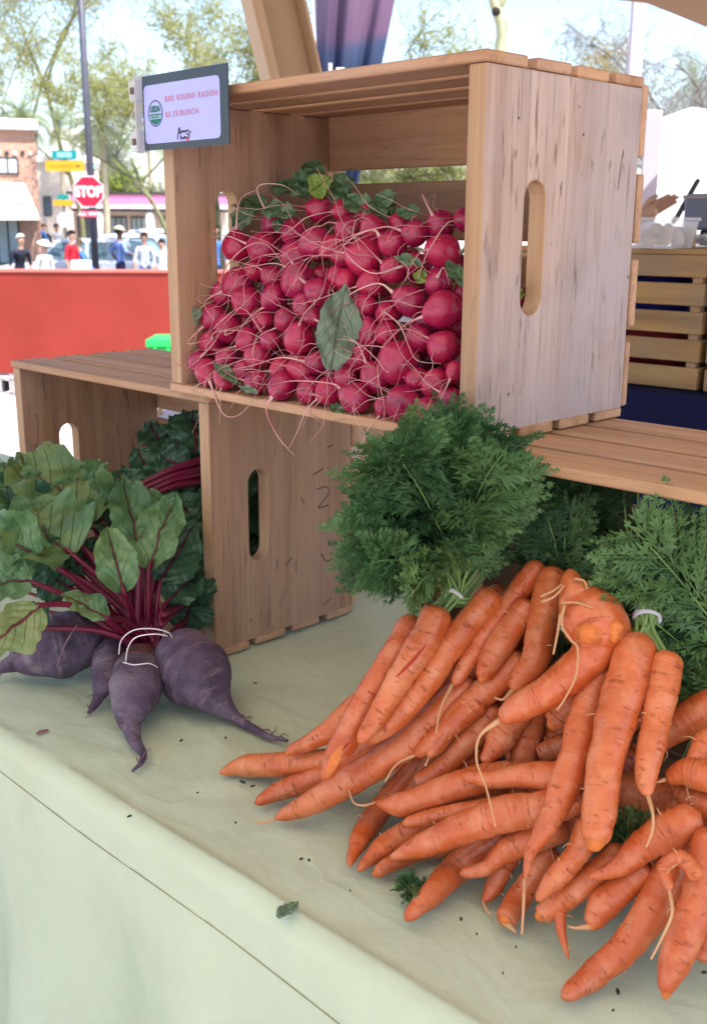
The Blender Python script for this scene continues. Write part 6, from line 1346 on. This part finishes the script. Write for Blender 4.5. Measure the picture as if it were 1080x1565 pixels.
def building(name, label, u0, u1, v_top, Y, depth, mat):
    """facade plane through the right edge, turned square to the line of sight so no side wall shows"""
    b = aty(u1, v_top, Y); n = Vector((b.x, b.y, 0)).normalized(); x = Vector((n.y, -n.x, 0)); M = Matrix((x, n, Vector((0, 0, 1)))).transposed().to_4x4(); M.translation = Vector((b.x, b.y, GS))
    root = empty(name, M, label, 'building'); Mi = M.inverted(); F = lambda u, v, dy=0.0: Mi @ onplane(u, v, b + n * dy, n)
    w, h = -F(u0, v_top).x, b.z - GS
    box('wall', (-w, 0, 0), (0, depth, h), mat, root); box('cornice', (-w - 0.15, -0.22, h + 0.003), (0.12, depth + 0.1, h + 0.35), PALE, root, 0.03)
    return root, F
def window(root, F, u0, v0, u1, v1, nx=1, nz=1, pane=None, fr=FRAME, dy=-0.06):
    a, b = F(u0, v0), F(u1, v1); x0, x1, z1, z0 = a.x, b.x, a.z, b.z; t = 0.06; pane = pane or GLASSD
    wn_ = box('window', (x0, dy, z0), (x1, -0.003, z1), fr, root, 0.0)
    for i in range(nx):
        for q in range(nz):
            px0 = x0 + t + (x1 - x0 - t) * i / nx; px1 = x0 + (x1 - x0 - t) * (i + 1) / nx; pz0 = z0 + t + (z1 - z0 - t) * q / nz; pz1 = z0 + (z1 - z0 - t) * (q + 1) / nz
            box('pane', (px0, dy - 0.012, pz0), (px1, dy - 0.002, pz1), pane, wn_)
GLASSL = plain('window_glass_bright', (0.30, 0.42, 0.48), 0.1, 0.6, var=0.3, scale=0.5)
rt, F = building('brick_building', 'brick shop building with a white awning at the left edge', -420, 53, 200, 38, 14, BRICK)
window(rt, F, -6, 240, 30, 267, 2, 1, plain('window_sky_pane', (0.55, 0.58, 0.70), 0.2)); window(rt, F, -90, 240, -40, 267, 2, 1, GLASSL); window(rt, F, -40, 328, 34, 404, 4, 1, GLASSL); window(rt, F, -160, 328, -60, 404, 5, 1, GLASSL)
for u in range(-400, 50, 12):      # relief course of small blocks under the cornice
    p = F(u, 233); box('brick_relief', (p.x, -0.05, p.z - 0.08), (p.x + 0.12, -0.002, p.z + 0.05), FRAME if u % 24 == 8 else PALE, rt)
def awning():
    mat = plain('white_awning', (0.82, 0.77, 0.66), 0.8, 0.1, var=0.05); a0, a1, b0, b1 = F(-300, 279, -0.02), F(38, 279, -0.02), F(-300, 329, -1.7), F(60, 329, -1.7)
    obj('awning', mesh('awning', [a0, a1, b1, b0, Vector((b1.x, -0.02, b1.z)), b0 - Vector((0, 0, .15)), b1 - Vector((0, 0, .15))], [(0, 1, 2, 3), (1, 4, 2), (3, 2, 6, 5)], smooth=False), mat, rt)
awning()
rt, F = building('stucco_building', 'pale stucco building behind the street signs', 50, 150, 250, 62, 12, CREAM)
window(rt, F, 66, 300, 80, 330); window(rt, F, 120, 318, 138, 352, 2, 1, GLASSD)
building('white_building', 'bright white building rising behind the orange sign plate', 78, 121, 206, 74, 10, plain('white_stucco', (0.80, 0.79, 0.78), 0.9, var=0.04))
rt, F = building('low_shop', 'low shop with a pink and white fascia before the trees', 112, 345, 322, 54, 10, CREAM)
FASC = plain('white_fascia', (0.80, 0.70, 0.76), 0.6, var=0.1, scale=0.4)
_a, _b = F(108, 296, -1.6), F(350, 320, -1.6); box('fascia', (_a.x, -1.6, _b.z), (_b.x, -0.02, _a.z), FASC, rt, 0.02); box('fascia_trim', (_a.x, -1.63, _a.z - 0.42), (_b.x, -1.602, _a.z - 0.04), plain('pink_trim', (0.72, 0.22, 0.42), 0.5), rt); box('roof_edge', (_a.x - .2, -1.7, _a.z + 0.004), (_b.x + .2, 6, _a.z + 0.10), FRAME, rt); box('soffit', (_a.x, -1.55, _b.z - 0.12), (_b.x, -0.02, _b.z - 0.004), FRAME, rt)
for (u0, u1) in ((118, 150), (168, 196), (200, 226), (250, 290), (300, 330)): window(rt, F, u0, 331, u1, 364, 3, 1, GLASSL if u0 > 160 else GLASSD)
for u in (158, 232, 296): p = F(u, 330); m = MB(); m.cyl((p.x, -1.3, 0), (p.x, -1.3, p.z + 0.3), 0.22, 10); m.build('column', PALE, rt, True)
building('far_block', 'long pale building beyond the trees at the right', 560, 1500, 300, 85, 20, PALE)

# ------------------------------------------------------------------ trees
def tree(name, label, P, H, seed, bark, leafm, n_leaf, leaf_s, spread=0.55, crown0=0.35, droop=0.0, trunk_r=0.12, levels=4, lean=(0, 0), leaf_spread=0.25, cat='tree'):
    r = random.Random(seed); root = empty(name, P, label, cat, 'street trees'); wood_ = MB(); tips = []
    def branch(p, d, L, rad, lv):
        n = 5; pts = [p]; q = p; dd = d
        for i in range(n):
            dd = (dd + Vector((r.uniform(-1, 1), r.uniform(-1, 1), r.uniform(-0.6, 0.7) - droop * (levels - lv) * 0.25)) * 0.22).normalized(); q = q + dd * L / n; pts.append(q)
            if lv <= 2: tips.append(q)
        wood_.tube(pts, [rad * (1 - 0.45 * i / n) for i in range(n + 1)], 7 if lv > 2 else (5 if lv > 1 else 3), n * (2 if lv > 1 else 1) + 1)
        if lv == 0: return
        for k in range(r.randint(2, 4) if lv < levels else r.randint(3, 5)):
            t = r.randint(2, n); a = r.uniform(0, 2 * PI); s = Vector((math.cos(a), math.sin(a), r.uniform(0.0, 0.7))); branch(pts[t], (dd * (1 - spread) + s * spread).normalized(), L * r.uniform(0.55, 0.8), rad * 0.5, lv - 1)
    branch(Vector((0, 0, 0)), Vector((lean[0], lean[1], 1)).normalized(), H * crown0, trunk_r, levels)
    wood_.build('trunk', bark, root, True, None, False)
    v, f = [], []; k = 0; tv, tf = [], []; kt = 0
    for i in range(n_leaf // 9):      # fine twigs, each carrying a row of small leaves
        p = r.choice(tips) + Vector((r.gauss(0, 1), r.gauss(0, 1), r.gauss(0, 1))) * leaf_spread * 0.25; d = Vector((r.gauss(0, 1), r.gauss(0, 1), r.gauss(0.25, 0.8) - droop * 2)).normalized(); tw = leaf_spread * r.uniform(0.7, 2.2); sd = d.orthogonal().normalized() * leaf_s * 0.10
        for j in range(4):
            d = (d + Vector((r.uniform(-.3, .3), r.uniform(-.3, .3), r.uniform(-.3, .2) - droop * 0.5))).normalized(); q = p + d * tw / 4; tv += [p - sd, p + sd, q + sd, q - sd]; tf.append((kt, kt + 1, kt + 2, kt + 3)); kt += 4
            for e in range(r.randint(1, 4)):
                c = p.lerp(q, r.random()); a = Vector((r.gauss(0, 1), r.gauss(0, 1), r.gauss(0, 1))).normalized(); b = (d + a * 0.9).normalized(); c2 = a.cross(b); s = leaf_s * r.uniform(0.6, 1.5)
                v += [c, c + b * s * 0.6 + c2 * s * 0.28, c + b * s * 1.2, c + b * s * 0.6 - c2 * s * 0.28]; f.append((k, k + 1, k + 2, k + 3)); k += 4
            p = q
    me = mesh('crown', tv + v, tf + [tuple(x + len(tv) for x in q) for q in f], smooth=False, fmat=[0] * len(tf) + [1] * len(f)); obj('crown', me, [bark, leafm], root); return root
def tl(name, a, b, t=0.45):
    k = NT(name, 0.6, 0.2); n1 = k.noise(k.co('Object'), 0.8, 3); c = k.mix(n1, a, b); k.color(c).translucent(c, t); return k.m
LY, LG, LB, LO = tl('leaf_yellow_green', (0.34, 0.36, 0.09), (0.50, 0.48, 0.18)), tl('leaf_mid_green', (0.10, 0.16, 0.05), (0.17, 0.24, 0.08)), tl('leaf_grey_blue', (0.27, 0.30, 0.28), (0.42, 0.44, 0.43)), tl('leaf_orange_blossom', (0.42, 0.26, 0.06), (0.52, 0.36, 0.10))
BG, BGR, BW = plain('bark_green', (0.16, 0.16, 0.08), 0.8), plain('bark_grey', (0.15, 0.125, 0.11), 0.9), plain('bark_pale', (0.42, 0.36, 0.26), 0.8)
def gp(u, Y): p = aty(u, 346, Y); return Vector((p.x, Y, ground_z(Y)))
tree('palo_verde_tree', 'palo verde tree with yellow green twigs reaching over the price sign', gp(275, 34), 12.5, 3, BG, LY, 21000, 0.06, 0.60, 0.34, 0.0, 0.09, 4, (-0.16, 0), 0.30)
tree('palo_verde_tree', 'thin palo verde tree behind the stop sign post at the upper left', gp(126, 50), 20.0, 12, BG, LY, 26000, 0.085, 0.58, 0.48, 0.0, 0.12, 4, (0.0, 0), 0.62)
tree('palo_verde_tree', 'palo verde tree between the price sign and the steel strut', gp(345, 27), 9.8, 21, BG, LY, 24000, 0.05, 0.58, 0.36, 0.0, 0.11, 4, (0.0, 0), 0.33)
tree('palo_verde_tree', 'palo verde tree at the far left above the brick building', gp(-10, 50), 18.0, 24, BG, LY, 26000, 0.08, 0.6, 0.46, 0.0, 0.11, 4, (0.1, 0), 0.55)
tree('palo_verde_tree', 'bright yellow green tree right of the banner', gp(690, 22), 7.8, 33, BG, LY, 34000, 0.05, 0.64, 0.32, 0.0, 0.12, 4, (0, 0), 0.33)
tree('palo_verde_tree', 'yellow green tree behind the sawn pale trunk', gp(775, 25), 8.2, 36, BG, LY, 30000, 0.05, 0.64, 0.34, 0.0, 0.10, 4, (0, 0), 0.36)
tree('blossom_tree', 'tree with orange tinged blossom above the upper crate', gp(840, 28), 7.6, 41, BG, LO, 20000, 0.05, 0.6, 0.40, 0.0, 0.12, 4, (0, 0), 0.4)
tree('willow_tree', 'wispy grey blue willow with hanging twigs at upper right', gp(1010, 18), 7.6, 52, BGR, LB, 13000, 0.034, 0.62, 0.36, 0.40, 0.09, 4, (0.02, 0), 0.36)
tree('willow_tree', 'second wispy willow beyond the right frame edge', gp(1150, 21), 8.8, 57, BGR, LB, 14000, 0.036, 0.62, 0.36, 0.40, 0.10, 4, (-0.1, 0), 0.36)
tree('shade_tree', 'round lime green tree behind the low shop roof', gp(178, 72), 9.0, 61, BGR, tl('leaf_lime', (0.20, 0.30, 0.03), (0.30, 0.40, 0.06)), 9000, 0.16, 0.7, 0.35, 0.0, 0.2, 3, (0, 0), 0.9)
tree('shade_tree', 'green tree right of the low shop by the crate post', gp(262, 58), 7.0, 63, BGR, LG, 7000, 0.13, 0.7, 0.35, 0.0, 0.2, 3, (0, 0), 0.7)
tree('shade_tree', 'hazy green tree in the middle distance behind the sign', gp(215, 90), 14.0, 67, BGR, LB, 7000, 0.20, 0.65, 0.38, 0.0, 0.25, 4, (0, 0), 0.8)
tree('shade_tree', 'distant tree seen through the gap in the crate back', gp(600, 60), 8.5, 71, BGR, LG, 6000, 0.15, 0.7, 0.35, 0.0, 0.2, 3, (0, 0), 0.8)
def trunk_limb():
    Y = 11.0; pts = [(748, 420), (756, 200), (764, 90), (768, 45), (758, 15), (745, -25)]; q = [aty(u, v, Y) for u, v in pts]; q[0] = Vector((q[0].x, Y, GZ)); root = empty('pale_tree', q[0], 'smooth pale green trunk with a sawn stub behind the upper crate', 'tree', 'street trees')
    s = pxm(1, q[2]); loc = [p - q[0] for p in q]; m = MB(); m.tube(loc, [14 * s, 12 * s, 10.5 * s, 10 * s, 8 * s, 6 * s], 12, 30)
    m.tube([loc[4], loc[4] + Vector((0.35, 0.1, 0.5)), loc[4] + Vector((0.9, 0.3, 0.9))], [7 * s, 5 * s, 2 * s], 8, 10); m.tube([loc[5], loc[5] + Vector((-0.5, 0.2, 0.5)), loc[5] + Vector((-1.2, 0.2, 0.8))], [6 * s, 4 * s, 1.5 * s], 8, 10); m.tube([loc[5], loc[5] + Vector((0.2, 0.2, 0.8)), loc[5] + Vector((0.1, 0.6, 1.8))], [6 * s, 4 * s, 1.5 * s], 8, 10)
    m.build('trunk', plain('bark_pale_green', (0.40, 0.40, 0.24), 0.7), root, True, None, False); m = MB(); e = aty(757, 19, Y) - q[0] + Vector((0, -11 * s, 0)); m.tube([e + Vector((0, 6 * s, 0)), e, e + Vector((0, -2 * s, 0))], [7 * s, 6 * s, 5.5 * s], 10, 5); m.build('sawn_stub', plain('sawn_dark', (0.035, 0.025, 0.02), 0.9), root, True)
    r = random.Random(8); v, f = [], []; k = 0
    for i in range(3200):
        a = r.uniform(0, 2 * PI); d = abs(r.gauss(0, 1)) * 0.75; c = loc[5] + Vector((math.cos(a) * d * 1.3, math.sin(a) * d, 0.9 + r.gauss(0, 0.45) + d * 0.2)); a_ = Vector((r.gauss(0, 1), r.gauss(0, 1), r.gauss(0, 1))).normalized(); b = a_.orthogonal().normalized(); c2 = a_.cross(b); s2 = 0.022 * r.uniform(.6, 1.4)
        v += [c - b * s2, c + c2 * s2 * .5, c + b * s2, c - c2 * s2 * .5]; f.append((k, k + 1, k + 2, k + 3)); k += 4
    obj('crown', mesh('crown', v, f, smooth=False), LY, root)
trunk_limb()
LPALM = tl('palm_leaf', (0.20, 0.26, 0.13), (0.30, 0.34, 0.20))
def palm(label, P, H, seed, fr=2.2, tr=0.12):
    r = random.Random(seed); root = empty('palm_tree', P, label, 'palm', 'street palms'); m = MB(); m.tube([(0, 0, 0), (0.1, 0, H * 0.5), (0.05, 0, H)], [tr * 1.3, tr, tr * 0.9], 10, 24); m.build('trunk', BW, root, True, None, False)
    v, f = [], []; k = 0; top = Vector((0.05, 0, H))
    for i in range(46):
        a = r.uniform(0, 2 * PI); el = r.uniform(-0.5, 1.25); d = Vector((math.cos(a) * math.cos(el), math.sin(a) * math.cos(el), math.sin(el))); p = top; n = 12; sd = d.cross(Vector((0, 0, 1))).normalized()
        for j in range(n):
            d = (d + Vector((0, 0, -0.10))).normalized(); q = p + d * fr / n; w = fr * 0.24 * math.sin(PI * (j + 1) / (n + 1)) + 0.05
            for sg in (-1, 1):
                for hlf in (0, 0.5):
                    b0 = p.lerp(q, hlf); e = b0 + (sd * sg + d * 0.7).normalized() * w + Vector((0, 0, -0.25 * w)); v += [b0, b0 + d * 0.035, e]; f.append((k, k + 1, k + 2)); k += 3
            v += [p - sd * 0.012, p + sd * 0.012, q]; f.append((k, k + 1, k + 2)); k += 3; p = q
    obj('crown', mesh('crown', v, f, smooth=False), LPALM, root)
def palm_at(label, u, v, Y, seed, fr=2.2): p = aty(u, v, Y); g = ground_z(Y); palm(label, Vector((p.x, Y, g)), p.z - g, seed, fr)
palm_at('palm tree crown above the brick building at far left', 28, 172, 40, 1, 1.5); palm_at('palm tree just right of the stop sign post', 152, 190, 40, 2, 1.6); palm_at('smaller palm tree left of the stop sign post', 88, 196, 60, 5, 1.8); palm_at('palm tree beside the upper crate left post', 225, 215, 64, 7, 2.4)
palm_at('palm tree far behind the tent at the right', 1060, 120, 70, 9, 2.4)
